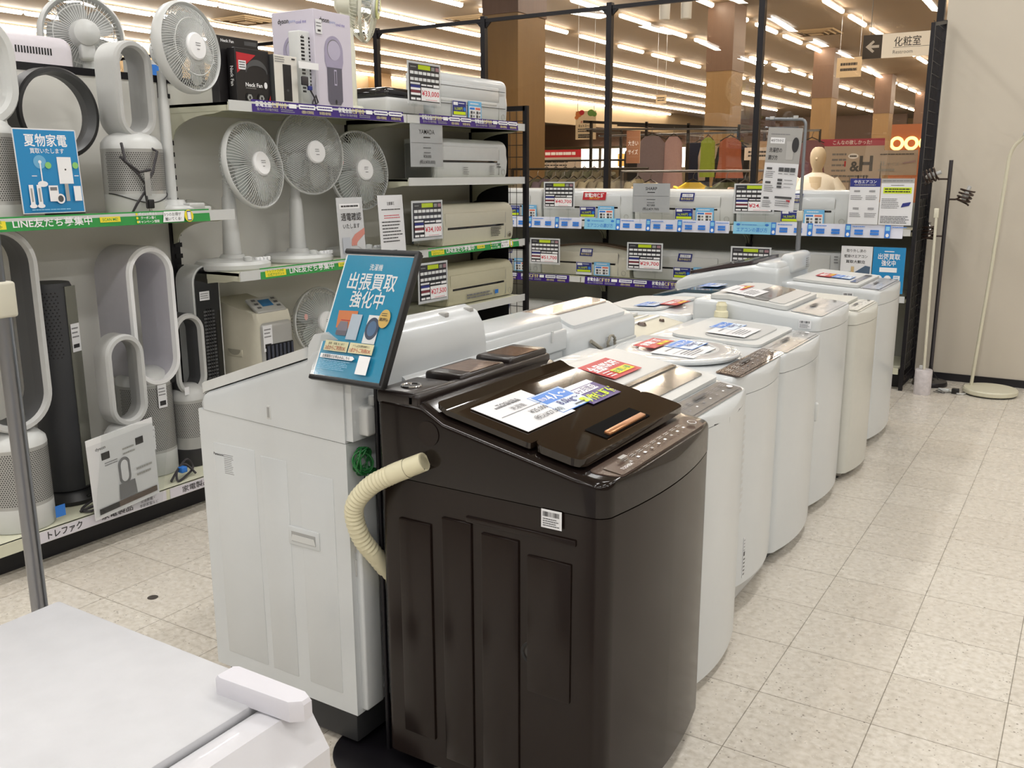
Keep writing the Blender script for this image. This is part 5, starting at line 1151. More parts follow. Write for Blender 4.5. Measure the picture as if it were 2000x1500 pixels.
LBOX = mat('lilac_white_card', 'cdc8d6', .4, noise=.01)
def dev(c, w, h, cut=False):
    lil = mat('lilac_print', '9f99b2', .4); lil2 = mat('lilac_print_light', 'b3aec4', .4); gr = mat('slate_print', '5f5d6b', .35)
    c.t('dyson', -w * .22, h * .9, h * .05, INK, .02, w=w * .26); c.t('pure', w * .0, h * .89, h * .036, mat('pale_blue_ink', '97a3cf', .5), 0, w=w * .15); c.t('cool me', w * .21, h * .885, h * .036, mat('violet_ink', '6e67ae', .5), 0, w=w * .24)
    c.p([(w * .25 * math.cos(a), h * (.60 + .16 * math.sin(a))) for a in [k / 20 * PI for k in range(21)]] + [(-w * .25, h * .5), (-w * .21, h * .43), (w * .21, h * .43), (w * .25, h * .5)], lil)
    c.e(0, h * .62, w * .18, h * .105, INKG); c.e(w * .005, h * .615, w * .172, h * .1, lil2)
    c.p([(-w * .2, h * .44), (w * .2, h * .44), (w * .2, h * .1), (w * .14, h * .06), (-w * .14, h * .06), (-w * .2, h * .1)], gr); c.r(-w * .02, h * .26, w * .05, h * .42, lil2); c.r(-w * .008, h * .275, w * .038, h * .405, gr); c.e(w * .01, h * .09, w * .025, h * .025, INK, 14)
def devs(c, w, h): dev(c, w, h)
def devf(c, w, h): dev(c, w, h); c.r(-w * .47, h * .76, -w * .3, h * .9, PAPER); c.lines(-w * .45, h * .88, -w * .32, h * .82, 2, INKG); c.r(-w * .42, h * .78, -w * .34, h * .8, INK)
box_thing('tall lilac white fan box printed with a round headed device', 3.39, 3.645, -3.2, .27, .45, LBOX, devf, devs)
# ---- deck of bay 2
t = thing('tower_fan', 'slim black tower fan with white edges beside the cooler', 'fan', (-3.42, 2.80, D0), H90)
pr = [(-.075, 0), (.075, 0), (.075, .80)] + arc((0, .80), .075, 0, PI, 12)[1:] 
obj('body', MB().prism(pr, 'y', -.05, .06, WHITE2), t); obj('front_panel', MB().prism([(x * .86, .02 + z_ * .97) for x, z_ in pr], 'y', -.056, -.05, BLACKG), t)
b = MB()
for k in range(30): b.box(-.03, .03, -.058, -.056, .2 + k * .016, .208 + k * .016, DGREY)
for k in range(3): b.box(-.012 + k * .012, -.008 + k * .012, -.059, -.056, .19, .68, BLACK)
obj('vent_slot', b, t, False); c = Card(FRONT(-.02, -.0565, .72)); c.r(-.025, 0, .03, .04, PAPER); c.lines(-.02, .035, .025, .005, 3, INKG); obj('price_tag', c, t, False)
obj('base', MB().lathe([(.1, 0), (.1, .02), (.07, .03)], BLACK, n=32), t)
t = thing('portable_cooler', 'beige portable cooler with dark louvers and a tilted control panel', 'cooler', (-3.36, 3.06, D0), H90)
CL = mat('beige_plastic', 'c4c0b0', .45); b = MB()
b.loft([[(x, y, z_) for x, y in ((-.11, -.12), (-.1, -.14), (.1, -.14), (.11, -.12), (.11, .16), (-.11, .16))] for z_ in (.02, .60)] + [[(x, y, z_) for x, y, z_ in ((-.11, -.11, .645), (-.1, -.125, .645), (.1, -.125, .645), (.11, -.11, .645), (.11, .16, .70), (-.11, .16, .70))]], CL); obj('body', b, t, ang=30)
b = MB(); b.rbox(-.095, .095, -.16, -.12, .06, .60, SILV, .02); obj('front_frame', b, t)
b = MB().box(-.085, .085, -.163, -.13, .08, .5, BLACK)
for k in range(7): b.box(-.08 + k * .025, -.068 + k * .025, -.168, -.158, .085, .495, mat('slate_louver', '3c3f4b', .35))
obj('louver', b, t, False)
T = Matrix.Translation((0, -.085, .672)) @ Matrix.Rotation(-.95, 4, 'X'); b = MB(T); b.rbox(-.09, .09, -.008, .008, -.05, .05, SILV, .006); cp = obj('control_panel', b, t)
c = Card(T, -.0085); c.r(-.035, -.015, .035, .03, mat('blue_display', '1e5a86', .2)); [c.r(sx * .06 - .012, z_ - .006, sx * .06 + .012, z_ + .006, DGREY) for sx in (-1, 1) for z_ in (-.02, .005, .03)]; obj('display', c, cp, False)
c = Card(FRONT(-.07, -.161, .47)); c.r(-.028, 0, .028, .12, PAPER); c.lines(-.022, .11, .022, .06, 3, INKG); c.r(-.02, .015, .018, .035, INK); obj('price_tag', c, t, False)
b = MB(SIDE(-.1105, .02, .47)); b.rbox(-.05, .05, -.004, .002, -.035, .0, CL, .003); b.prism([(.042 * math.cos(a), -.028 * math.sin(a)) for a in [k / 12 * PI for k in range(13)]], 'y', -.005, -.004, mat('beige_recess', '9c998c', .6)); obj('hand_hold', b, t)
# ------------------------------------------------------------------ foreground fridge, poles, signs, floor lamps
t = thing('refrigerator', 'white refrigerator with frosted grain top and a corner hinge cover', 'refrigerator', (-.92, .425, 0), H90)
# front faces +X: local -y; X = -.92 - y_local ; Y = .425 + x_local ; body back X=-1.156 -> y=.236
obj('body', MB().rbox(-.24, .24, -.185, .232, .03, .836, mat('fridge_white', 'c4c4c9', .35, noise=.01), .006, 2), t)
TOPM = mat('grained_top', 'bcbdc1', .4, noise=.07, nscale=28, bump=.35)
obj('top_plate', MB().rbox(-.245, .245, -.188, .236, .834, .85, TOPM, .004, 2), t)
b = MB(); y0, y1 = -.262, -.193
b.prism([(y1, .05), (y1, .842), (y1 - .012, .846), (y0 + .03, .846), (y0, .80), (y0, .05)], 'x', -.243, .243, mat('fridge_door', 'c8c8cd', .25, coat=.3)); dr = obj('door', b, t, ang=25)
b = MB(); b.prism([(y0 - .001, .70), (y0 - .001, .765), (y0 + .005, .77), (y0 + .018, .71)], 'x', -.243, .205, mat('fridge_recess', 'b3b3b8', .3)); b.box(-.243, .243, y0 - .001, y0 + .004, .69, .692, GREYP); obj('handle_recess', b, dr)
HC = mat('hinge_cover_white', 'c9c8cf', .4); b = MB()
pl = [(.225, -.134), (.229, -.14), (.230, -.246), (.224, -.258), (.212, -.258), (.202, -.246), (.197, -.14), (.2, -.134)]
b.loft([[(x, y, .848) for x, y in pl], [(x, y, .867) for x, y in pl], [(.214 + (x - .214) * .9, -.195 + (y + .195) * .96, .871) for x, y in pl]], HC); obj('hinge_cover', b, t, ang=30)
for sx in (-1, 1):
    for sy in (-1, 1): obj('foot', MB().lathe([(.02, 0), (.02, .03)], BLACK, (sx * .2, sy * .15, 0), 12), t)
# slim steel sign pole behind the fridge
t = thing('sign_stand', 'grey steel sign pole with a cream collar behind the fridge', 'sign stand', (-1.80, 1.0, 0))
obj('base', MB().lathe([(.15, 0), (.15, .012), (.14, .016)], BLACKM, n=40), t)
obj('pole', MB().lathe([(.0165, .016), (.0165, 1.16)], STEEL, n=20), t); obj('upper_pole', MB().lathe([(.012, 1.2), (.012, 2.1)], STEEL, n=16), t)
obj('collar', MB().rbox(-.021, .021, -.021, .021, 1.15, 1.22, CREAM, .006), t); obj('sign_holder', MB().box(-.2, -.0, -.004, .004, 1.72, 2.08, PAPERG), t, False)
# teal A4 sign on a black stand
t = thing('sign_stand', 'teal buy-back poster in a black frame on a thin black stand', 'sign stand', (-1.37, 1.60, 0))
obj('base', MB().lathe([(.14, 0), (.14, .005), (.132, .008)], BLACKM, n=48), t); obj('pole', MB().lathe([(.006, .006), (.006, 1.10)], BLACKM, n=12), t); obj('tilt_joint', MB().rbox(-.016, .016, -.006, .014, 1.075, 1.11, BLACK, .004), t)
ux, n_, up = Vector((.998, -.058, .016)), Vector((-.059, -.894, .444)), Vector((.011, .445, .896))
Mx = Matrix(((ux.x, -n_.x, up.x, -1.482 + 1.37), (ux.y, -n_.y, up.y, 1.506 - 1.60), (ux.z, -n_.z, up.z, .971), (0, 0, 0, 1)))
w, h = .222, .309
bd = obj('frame', MB(Mx).rbox(-.002, w + .002, -.006, .008, -.004, .008, BLACK, .003, 2).rbox(-.002, w + .002, -.006, .008, h - .008, h + .004, BLACK, .003, 2).rbox(w - .009, w + .003, -.006, .012, 0, h, BLACK, .003, 2).box(.002, w - .008, .003, .006, .004, h - .004, DGREY), t)
c = Card(Mx, .001); c.r(.002, .007, w - .008, h - .007, WINK); c.r(.006, .009, w - .012, h - .011, TEAL); pw = w - .01; cx = pw / 2
c.t('洗濯機', cx * 1.0, .271, .0125, WINK, .005, w=.04); c.t('出張買取', cx, .236, .033, WINK, .012, w=.148); c.t('強化中', cx, .193, .032, WINK, .012, w=.102)
OR = mat('orange_print', 'd57a45', .4); c.p([(.035, .122), (.03, .163), (.09, .165), (.095, .122)], OR); c.r(.045, .14, .085, .142, RED); c.p([(.042, .105), (.04, .125), (.045, .138), (.068, .138), (.073, .122), (.072, .105)], mat('sofa_print', '7f7a88', .5)); c.r(.04, .106, .073, .116, mat('sofa_print_dark', '66616d', .5))
c.r(.075, .097, .108, .157, mat('pale_fridge_print', 'b7c3d2', .4)); c.r(.128, .092, .166, .158, WINK); c.e(.147, .127, .0195, .026, mat('washer_print', '39465e', .3)); c.e(.147, .127, .013, .018, mat('washer_print_blue', '4e6d92', .3))
c.e(.176, .152, .0165, .0215, mat('sand_print', 'd8b25e', .4)); c.lines(.166, .166, .187, .157, 2, INK); c.t('高評価', .176, .15, .0065, INK, .01)
CY = mat('cream_print', 'ddd6ae', .45)
for a, s_, s2_ in ((.02, '家具・家電 まとめて', '3点からご利用OK'), (.098, 'ドラム式洗濯乾燥機なら', '1点からご利用OK')): c.r(a, .066, a + .073, .09, CY); c.t(s_, a + .036, .0835, .0045, INK, 0, w=.05); c.t(s2_, a + .036, .0735, .0085, mat('orange_red_ink', 'b85b48', .5), .01, w=.063)
c.p([(.018, .048), (.018, .058), (.118, .058), (.125, .053), (.118, .048)], WINK); c.t('出張買取のお申込みはこちら', .068, .053, .0065, INK, .01, w=.085); c.lines(.018, .045, .12, .022, 6, LBLUE, .3); c.r(.138, .02, .172, .062, WINK)
pr_ = obj('poster', c, bd, False); obj('clear_cover', MB(Mx).box(.002, w - .008, -.0062, -.0058, .006, h - .008, CLEAR), bd, False)
# grey sign stand with a hanging guide poster beyond the washers
t = thing('sign_stand', 'tall grey pole sign stand with a hanging washer guide poster', 'sign stand', (-1.53, 5.72, 0))
GP = mat('grey_painted_pole', '83878c', .35, metal=.5)
obj('base', MB().lathe([(.14, 0), (.14, .012), (.12, .018)], BLACKM, n=36), t)
obj('pole', MB().lathe([(.014, .018), (.014, 1.16)], GP, n=16), t); obj('upper_pole', MB().tube([(0, 0, 1.16), (0, 0, 1.70)] + [(-.03 + .03 * math.cos(a), 0, 1.70 + .03 * math.sin(a)) for a in (.4, .8, 1.2, 1.57)] + [(-.24, 0, 1.74)], .009, GP, 10), t)
obj('collar', MB().rbox(-.017, .017, -.017, .017, 1.14, 1.2, CREAM, .004), t)
b = MB()
for x in (-.2, -.06): b.box(x - .018, x + .018, -.006, -.004, 1.68, 1.752, CLEAR); b.box(x - .012, x + .012, -.012, .01, 1.735, 1.752, LGREY)
b.tube([(-.24, -.002, 1.69), (-.04, -.002, 1.685)], .003, STEEL, 6); obj('clip', b, t, False)
c = Card(Matrix.Translation((-.143, -.008, 1.20)) @ Matrix.Rotation(.06, 4, 'Y')); w, h = .205, .485; c.back(-w / 2, 0, w / 2, h, PAPER, .0015); c.r(-w / 2, h * .575, w / 2, h, PAPERG)
c.lines(-w * .4, h * .93, w * .15, h * .91, 1, INKG, .5, 0); c.r(-w * .4, h * .81, w * .02, h * .88, WINK); c.t('40分でわかる', -w * .2, h * .845, h * .03, INK, .01, w=w * .36); c.t('洗濯機の', -w * .22, h * .73, h * .045, INK, .01, w=w * .38); c.t('選び方', -w * .28, h * .64, h * .045, INK, .01, w=w * .28)
c.p([(w * .1, h * .62), (w * .08, h * .84), (w * .3, h * .84), (w * .3, h * .62)], mat('poster_grey_light', 'b0afac', .5)); c.e(w * .34, h * .80, w * .1, h * .09, INK)
for q in (.5, .33, .14):
    c.r(-w * .42, h * (q - .005), -w * .26, h * (q + .02), DGREY); c.lines(-w * .44, h * (q - .02), -w * .15, h * (q - .11), 4, INKG)
for k in range(3): c.r(-w * .06 + k * w * .17, h * .475, w * .09 + k * w * .17, h * .525, DGREY); c.lines(-w * .06 + k * w * .17, h * .46, w * .09 + k * w * .17, h * .44, 1, INK); c.r(-w * .06, h * (.36 - k * .042), w * .08, h * (.387 - k * .042), DGREY); c.lines(w * .14, h * (.385 - k * .042), w * .42, h * (.365 - k * .042), 1, INKG)
c.r(-w * .08, h * .15, w * .42, h * .175, DGREY); c.r(w * .27, h * .11, w * .38, h * .135, RED); c.lines(-w * .05, h * .13, w * .4, h * .05, 3, INKG)
obj('guide_poster', c, t, False)
# floor lamps against the wall
t = thing('floor_lamp', 'black pole floor lamp with three spiral shades against the wall', 'floor lamp', (-.862, 6.79, 0))
obj('base', MB().lathe([(.112, 0), (.114, .012), (.108, .03), (.03, .034), (.018, .05)], mat('dark_bronze', '2d2a2c', .3, metal=.5), n=40), t); obj('pole', MB().lathe([(.0125, .03), (.0125, 1.50)], mat('dark_pole', '4b484b', .35, metal=.6), n=14), t)
SPR = mat('brown_spiral_shade', '3a2b24', .35, metal=.3)
for (x, y, z_), tl in (((-.115, -.03, 1.40), 1.2), ((.105, -.03, 1.27), .35), ((-.09, -.03, 1.03), 0.0)):
    T = Matrix.Translation((x, y, z_)) @ Matrix.Rotation(tl, 4, 'Y'); b = MB(T); P_ = []
    for k in range(97): a = k / 96 * 2 * PI * 4; P_.append((.042 * math.cos(a), .042 * math.sin(a), -.045 + .09 * k / 96))
    b.tube(P_, .006, SPR, 6); sh = obj('spiral_shade', b, t)
    b = MB(T).lathe([(.006, -.03), (.02, -.01), (.022, .012), (.012, .03), (.012, .07)], CHROME if tl == 0 else LGREY, n=16); obj('bulb', b, sh)
    b = MB().tube([(0, 0, z_ - .02), (x * .5, y * .5, z_ - .02), (x * .72, y * .8, z_ - .005)], .006, SPR, 8); obj('arm', b, t)
b = MB().tube([(0, -.03, .03), (-.02, -.06, .1), (.0, -.05, .15), (.03, -.03, .08), (.06, -.05, .05)], .003, BLACK, 6); obj('cord', b, t)
MARB = mat('white_marble', 'c6c0c2', .3, noise=.28, nscale=45)
t = thing('floor_lamp', 'white pole floor lamp with a round marble block base', 'floor lamp', (-.862, 6.47, 0))
obj('base', MB().lathe([(.052, 0), (.053, .004), (.053, .16), (.05, .165), (0, .165)], MARB, n=40), t); obj('pole', MB().tube([(0, 0, .165), (-.012, .02, .7), (-.02, .04, 1.17)], .0085, mat('ivory_pole', 'd0ccba', .4), 10).rbox(-.036, -.008, .03, .052, 1.14, 1.2, MATS['ivory_pole'], .004), t); obj('switch', MB().rbox(-.03, -.008, -.01, .01, .165, .19, LGREY, .004), t)
t = thing('floor_lamp', 'cream floor lamp with bent pole and wide round base', 'floor lamp', (-.48, 6.69, 0))
IV = mat('ivory_enamel', 'cdc9b4', .35); obj('base', MB().lathe([(.158, .008), (.165, .014), (.165, .034), (.158, .042), (.0, .046)], IV, n=52), t); obj('rubber_ring', MB().lathe([(.155, 0), (.155, .009)], BLACK, n=48), t)
b = MB().tube([(-.118, .03, .04), (-.115, .03, .1), (-.075, .03, .8), (-.045, .03, 1.48)] + [(-.045 + .08 * (1 - math.cos(a)), .03 - .02 * (1 - math.cos(a)), 1.48 + .14 * math.sin(a)) for a in (.3, .6, .9, 1.2)] + [(.05, 0, 1.66), (.11, -.03, 1.72)], [.014, .0125] + [.0105] * 10 if False else .011, IV, 12); obj('pole', b, t)
obj('joint', MB(Matrix.Translation((.04, 0, 1.655))).rbox(-.018, .018, -.018, .018, -.014, .014, WHITE2, .006), t)
b = MB(Matrix.Translation((.12, -.04, 1.75)) @ Matrix.Rotation(2.3, 4, 'Y')).lathe([(.02, -.04), (.03, -.02), (.06, .05), (.056, .05), (.02, -.01)], IV, n=28); obj('lamp_shade', b, t)
t = thing('power_adapter', 'black power adapter with tangled cords between two lamp bases', 'power adapter', (-.675, 6.585, 0))
obj('brick', MB().rbox(-.022, .022, -.016, .016, 0, .035, BLACK, .004), t); b = MB().tube([(-.02, 0, .006), (-.06, -.02, .004), (-.1, .0, .02), (-.12, .01, .006), (-.06, -.035, .004), (-.09, -.03, .004), (-.13, -.02, .004)], .0022, BLACK, 6); obj('cord', b, t)
b = MB().rbox(-.11, -.04, .02, .05, 0, .02, WHITE2, .006); b.tube([(-.04, .03, .01), (.02, -.02, .006), (.05, -.01, .006), (.06, .02, .006)], .005, WHITE2, 7); obj('white_plug', b, t)
# dark spot stuck on the floor tiles by the shelving
Zs = MB().lathe([(.018, .0005), (.018, .001), (0, .001)], mat('dark_floor_spot', '46403c', .6), n=20)
single('floor_mark', Zs, 'round dark spot on the tiles beside the steel pole', 'floor mark', (-2.62, 1.85, 0))
# ------------------------------------------------------------------ the hall beyond the glass
# restroom sign hung from the ceiling
t = thing('hanging_sign', 'black and white restroom arrow sign hanging from the hall ceiling', 'sign', (-1.75, 9.5, 2.46), 0)
b = MB(); b.box(-.31, -.14, 0, .03, 0, .21, mat('sign_brown', '3b332e', .4)); b.box(-.14, .5, 0, .03, 0, .21, mat('glow_sign_white', 'e6e2d8', .4, emit=.55, noise=0)); pn = obj('panel', b, t, False)  # white part given weak emission to raise its brightness
c = Card(); c.p([(-.285, .105), (-.22, .16), (-.205, .145), (-.235, .117), (-.165, .117), (-.165, .093), (-.235, .093), (-.205, .065), (-.22, .05)], WINK); c.t('化粧室', .08, .135, .068, INK, .005, w=.23); c.r(-.04, .083, .5, .086, INK); c.t('Restroom', .045, .045, .034, INKG, 0, w=.17); obj('lettering', c, pn, False)
b = MB()
for x in (-.25, .4): b.tube([(x, .015, .21), (x, .015, 1.6)], .004, STEEL, 6)
obj('hanger', b, t, False)
# food poster on a wire
def hang_poster(label, loc, w, h, fill, wire=1.0, name='hanging_poster', rz=0):
    t = thing(name, label, 'poster', loc, rz); c = Card(); c.back(-w / 2, 0, w / 2, h, mat('cream_poster', 'd8c4a4', .5), .004); fill(c, w, h); obj('print', c, t, False)
    if wire: b = MB(); [b.tube([(sx * w * .4, 0, h), (sx * w * .4, 0, h + wire)], .003, STEEL, 5) for sx in (-1, 1)]; obj('wire', b, t, False)
    return t
def fp(c, w, h):
    for k, (u, v, r_, m) in enumerate(((-.35, .9, .16, mat('orange_food', 'c5763a', .5)), (-.2, .95, .13, RED), (-.45, .78, .1, MATS['orange_food']), (.25, .93, .17, mat('leaf_food', '5f8a3a', .5)), (.42, .88, .12, MATS['leaf_food']))): c.e(w * u, h * v, w * r_, h * r_ * .7, m, 14)
    c.t('オンライン', 0, h * .62, h * .07, RED, .02, w=w * .5); c.t('ネットスーパー', 0, h * .48, h * .085, INK, .02, w=w * .72); c.lines(-w * .38, h * .4, w * .38, h * .26, 2, INK, .5); c.lines(-w * .36, h * .2, w * .36, h * .05, 2, INK, .7, 0)
hang_poster('cream food poster with vegetables hanging between column and mullion', (-5.85, 11.2, 1.86), .3, .36, fp, 1.8)
# small hanging notices
def note(c, w, h): c.lines(-w * .35, h * .8, w * .35, h * .25, 2, INK, .5, .1)
hang_poster('small grey notice hanging beside the second wood column', (-4.0, 17.5, 3.05), .42, .33, note, .68)
hang_poster('small blank white notice hanging under the tube lamp rows', (-7.5, 17.5, 2.75), .22, .16, note, 1.15)
# brown size sign on a dark frame
def bs(c, w, h):
    BR = mat('brown_sign', '8a6048', .5); c.r(-w / 2, 0, w / 2, h, BR); c.r(-w * .42, h * .8, w * .42, h * .803, PAPERG); c.r(-w * .42, h * .49, w * .42, h * .493, PAPERG); c.r(-w * .42, h * .2, w * .42, h * .203, PAPERG); c.t('大きい', 0, h * .62, h * .13, WINK, .005, w=w * .75); c.t('サイズ', 0, h * .35, h * .13, WINK, .005, w=w * .72)
hang_poster('brown vertical size sign on the clothes rack', (-3.965, 8.6, 1.52), .145, .31, bs, 0)
DARKF = mat('dark_rack_frame', '35302b', .5, metal=.3)
t = thing('clothes_rack', 'large dark tubular clothes rack frame with tops hanging inside', 'clothes rack', (-4.0, 10.0, 0))
b = MB()
for x, z_ in ((-1.15, 2.02), (-.45, 1.99), (0.05, 1.96), (.62, 1.90)): b.box(x - .014, x + .014, -.014, .014, 0, z_, DARKF)
b.prism([(-1.25, 2.00), (.64, 1.87), (.64, 1.90), (-1.25, 2.03)], 'y', -.014, .014, DARKF); b.prism([(-1.25, 2.00), (.64, 1.87), (.64, 1.90), (-1.25, 2.03)], 'y', .9, .93, DARKF)
for x in (-1.2, .62): b.box(x - .014, x + .014, 0, .93, 1.9, 1.93, DARKF); b.box(x - .014, x + .014, .9, .93, 0, 1.95, DARKF)
b.tube([(-1.2, .3, 1.86), (1.4, .3, 1.86)], .012, STEEL, 8); b.tube([(-1.2, -.05, 1.93), (.62, -.05, 1.88)], .010, STEEL, 8); b.box(1.39, 1.41, .29, .31, 0, 1.87, DARKF)
obj('frame', b, t, False)
t = thing('clothes_rack', 'low dark clothes rack behind the air conditioners with side hung jackets', 'clothes rack', (-4.6, 8.5, 0))
b = MB()
for x in (-.7, .6): b.box(x - .012, x + .012, -.012, .012, 0, 1.47, DARKF); b.box(x - .012, x + .012, -.3, .3, 0, .03, DARKF)
b.tube([(-.7, 0, 1.47), (.85, 0, 1.47)], .011, DARKF, 8); obj('frame', b, t, False)
t = thing('clothes_rack', 'low steel clothes rack close behind the glass carrying bright tops', 'clothes rack', (-3.0, 7.8, 0))
b = MB()
for x in (-.7, .7): b.box(x - .012, x + .012, -.012, .012, 0, 1.44, STEEL); b.box(x - .012, x + .012, -.25, .25, 0, .03, STEEL)
b.tube([(-.7, 0, 1.44), (.7, 0, 1.44)], .011, STEEL, 8); obj('frame', b, t, False)
def garment(label, loc, rz, m, kind='top', w=.44, L=.62, depth=.1, group=None, hanger=True, sleeves=True):
    """a hung garment: shoulders at z 0, hem at -L"""
    t = thing('garment', label, 'clothing', loc, rz, group); loops = []
    for q in range(11):
        s_ = q / 10; z_ = -L * s_
        if kind == 'trousers': ww = w * (.42 + .08 * s_)
        elif kind == 'dress': ww = w * (.36 + .05 * math.sin(PI * min(1, s_ * 2)) + .22 * max(0, s_ - .3)) if s_ > .04 else w * .2
        else: ww = w * (.5 if s_ > .12 else .22 + .28 * math.sin(H90 * s_ / .12)) * (1 + .06 * s_)
        dd = depth * (.3 + .7 * min(1, s_ * 3)); L_ = []
        for k in range(24):
            a = 2 * PI * k / 24; f = 1 + .06 * math.sin(a * 5 + s_ * 2) * s_; L_.append((ww * math.cos(a) * f, dd * .5 * math.sin(a) * (1 + .3 * s_ * math.sin(a * 7 + q * .3)), z_))
        loops.append(L_)
    b = MB().loft(loops, m)
    if kind == 'top' and sleeves:
        for sx in (-1, 1): b.tube([(sx * w * .42, 0, -.05), (sx * w * .56, 0, -.16), (sx * w * .62, .0, -.34), (sx * w * .6, 0, -.42)], [.05, .055, .045, .04], m, 12)
    obj('cloth', b, t, ang=60)
    if hanger: b = MB().tube([(-w * .38, 0, -.03), (0, 0, .03), (w * .38, 0, -.03)], .006, DARKF, 6); b.tube([(0, 0, .03), (0, 0, .06), (.015, 0, .085), (0, 0, .1)], .003, STEEL, 6); obj('hanger', b, t)
    return t
def C_(k, h):
    q = [min(255, int(int(h[i:i + 2], 16) * 1.18 + 4)) for i in (0, 2, 4)]; return mat(k, '%02x%02x%02x' % tuple(q), .8, noise=.12, nscale=60)
garment('grey mauve long coat dress on the dark rack', (-4.36, 9.95, 1.83), 0, C_('mauve_cloth', '6f6368'), 'dress', .42, .82, .14)
garment('pale pink long skirt beside the mauve coat', (-4.10, 9.95, 1.82), 0, C_('pink_cloth', '9f8484'), 'dress', .26, .66, .1)
garment('navy trousers hanging on the dark rack', (-3.93, 10.3, 1.76), .5, C_('navy_cloth', '232a3f'), 'trousers', .26, .62, .1)
garment('white short top hanging beside the navy trousers', (-3.80, 10.3, 1.76), .3, C_('white_cloth', 'b5a99a'), 'top', .14, .3, .06)
garment('long black dress on the dark rack', (-3.55, 10.3, 1.76), 0, C_('black_cloth', '1b191a'), 'dress', .5, .75, .14)
garment('second long black dress behind the green print top', (-4.62, 10.3, 1.76), 0, C_('black_cloth', '1b191a'), 'dress', .6, .85, .14)
garment('lime and white patterned top on the dark rack', (-3.70, 9.95, 1.80), 0, C_('lime_cloth', '7f8f33'), 'top', .16, .42, .06, sleeves=False)
garment('orange brown patterned dress on the dark rack', (-3.45, 9.95, 1.79), 0, C_('rust_cloth', '8b4f38'), 'dress', .3, .42, .08)
garment('beige trousers hanging on the dark rack', (-3.16, 10.3, 1.76), .4, C_('beige_cloth', 'a88d6c'), 'trousers', .2, .55, .08)
garment('black cardigan beside the beige trousers', (-2.98, 10.3, 1.76), .6, C_('black_cloth', '1b191a'), 'top', .2, .45, .08)
garment('purple and rust patchwork dress at the end of the dark rack', (-2.68, 10.3, 1.76), 0, C_('patchwork_cloth', '6e4a52'), 'dress', .34, .55, .1)
jc = ['5c5647', '6d675a', '4b4a3a', '4f4450', '5f5e50', '6b6456', '454436', '585142', '66604f', '504b40', '5b5749', '4a4638']
jn = ['olive', 'stone grey', 'moss', 'plum grey', 'khaki', 'taupe', 'dark moss', 'brown grey', 'sand olive', 'mud', 'lichen', 'deep olive']
for k in range(12): garment('%s jacket side hung on the low dark rack' % jn[k], (-5.2 + k * .105, 8.5, 1.37), H90, C_('jacket_cloth_%d' % k, jc[k]), 'top', .46, .6, .085)
for k in range(10): garment('dull green tops side hung on the farther rack', (-5.95 + k * .125, 9.7, 1.47), H90, C_('far_cloth_%d' % (k % 4), ['4f5240', '5a5646', '44473a', '656150'][k % 4]), 'top', .46, .6, .085, 'tops on the farther rack')
t = thing('clothes_rack', 'farther dark clothes rack full of dull green tops', 'clothes rack', (-5.3, 9.7, 0)); b = MB()
for x in (-.8, .75): b.box(x - .012, x + .012, -.012, .012, 0, 1.57, DARKF)
b.tube([(-.8, 0, 1.57), (.75, 0, 1.57)], .011, DARKF, 8); obj('frame', b, t, False)
garment('cream top on a wooden hanger above the SHARP card', (-3.42, 7.8, 1.34), .1, C_('cream_cloth', 'c9b48e'), 'top', .3, .5, .1)
garment('mustard yellow top on the steel rack', (-3.02, 7.8, 1.345), -.15, C_('mustard_cloth', 'b59a26'), 'top', .34, .5, .12)
garment('dark green top beside the mustard top', (-2.72, 7.8, 1.345), .9, C_('dark_green_cloth', '3f4630'), 'top', .36, .55, .12)
garment('pale pink striped top on the steel rack near the mullion', (-2.56, 7.8, 1.34), 1.2, C_('pale_stripe_cloth', '9b8270'), 'top', .34, .5, .12)
garment('faded rose top at the end of the steel rack', (-2.42, 7.8, 1.34), 1.2, C_('rose_cloth', '7d5f52'), 'top', .36, .5, .12)
garment('grey camouflage top hanging low on the dark rack', (-3.86, 8.5, 1.37), H90, C_('camo_cloth', '57513f'), 'top', .44, .5, .085)
# placards on stands
def placard(label, loc, w, h, fill, stick=.5, name='display_sign', m=None):
    t = thing(name, label, 'sign', loc); c = Card(FRONT(0, 0, stick)); c.back(-w / 2, 0, w / 2, h, m or mat('greige_sign', 'b3a69a', .5), .004); fill(c, w, h); obj('panel', c, t, False)
    obj('stand', MB().tube([(0, .004, 0), (0, .004, stick + h * .5)], .006, STEEL, 8).lathe([(.12, 0), (.12, .01), (0, .012)], STEEL, n=24), t, False); return t
def two(c, w, h): c.lines(-w * .35, h * .8, w * .35, h * .2, 2, INK, .5, .1)
placard('grey two line notice on the steel rack behind the glass', (-2.66, 8.4, 0), .235, .11, two, 1.535)
def hh(c, w, h):
    c.e(-w * .4, h * .78, w * .075, h * .11, WINK, 20); c.lines(-w * .45, h * .84, -w * .35, h * .72, 1, INK, .6, 0); c.t('&', -w * .37, h * .36, h * .42, DGREY, .03); c.t('H', -w * .21, h * .48, h * .62, DGREY, .03); c.t('3L', w * .03, h * .47, h * .2, GREYP, .01); c.t('サイズ', w * .17, h * .45, h * .12, GREYP, 0); c.lines(-w * .03, h * .28, w * .2, h * .14, 1, GREYP, .7, 0); c.lines(-w * .02, h * .88, w * .45, h * .8, 1, INK, .4, 0); c.p([(w * .3, h * .5), (w * .48, h * .6), (w * .48, h * .52), (w * .3, h * .45)], mat('pale_mauve_ink', 'a58f95', .5))
placard('greige sign with a large ampersand and H above the notice sheets', (-1.70, 8.9, 0), .60, .215, hh, 1.40)
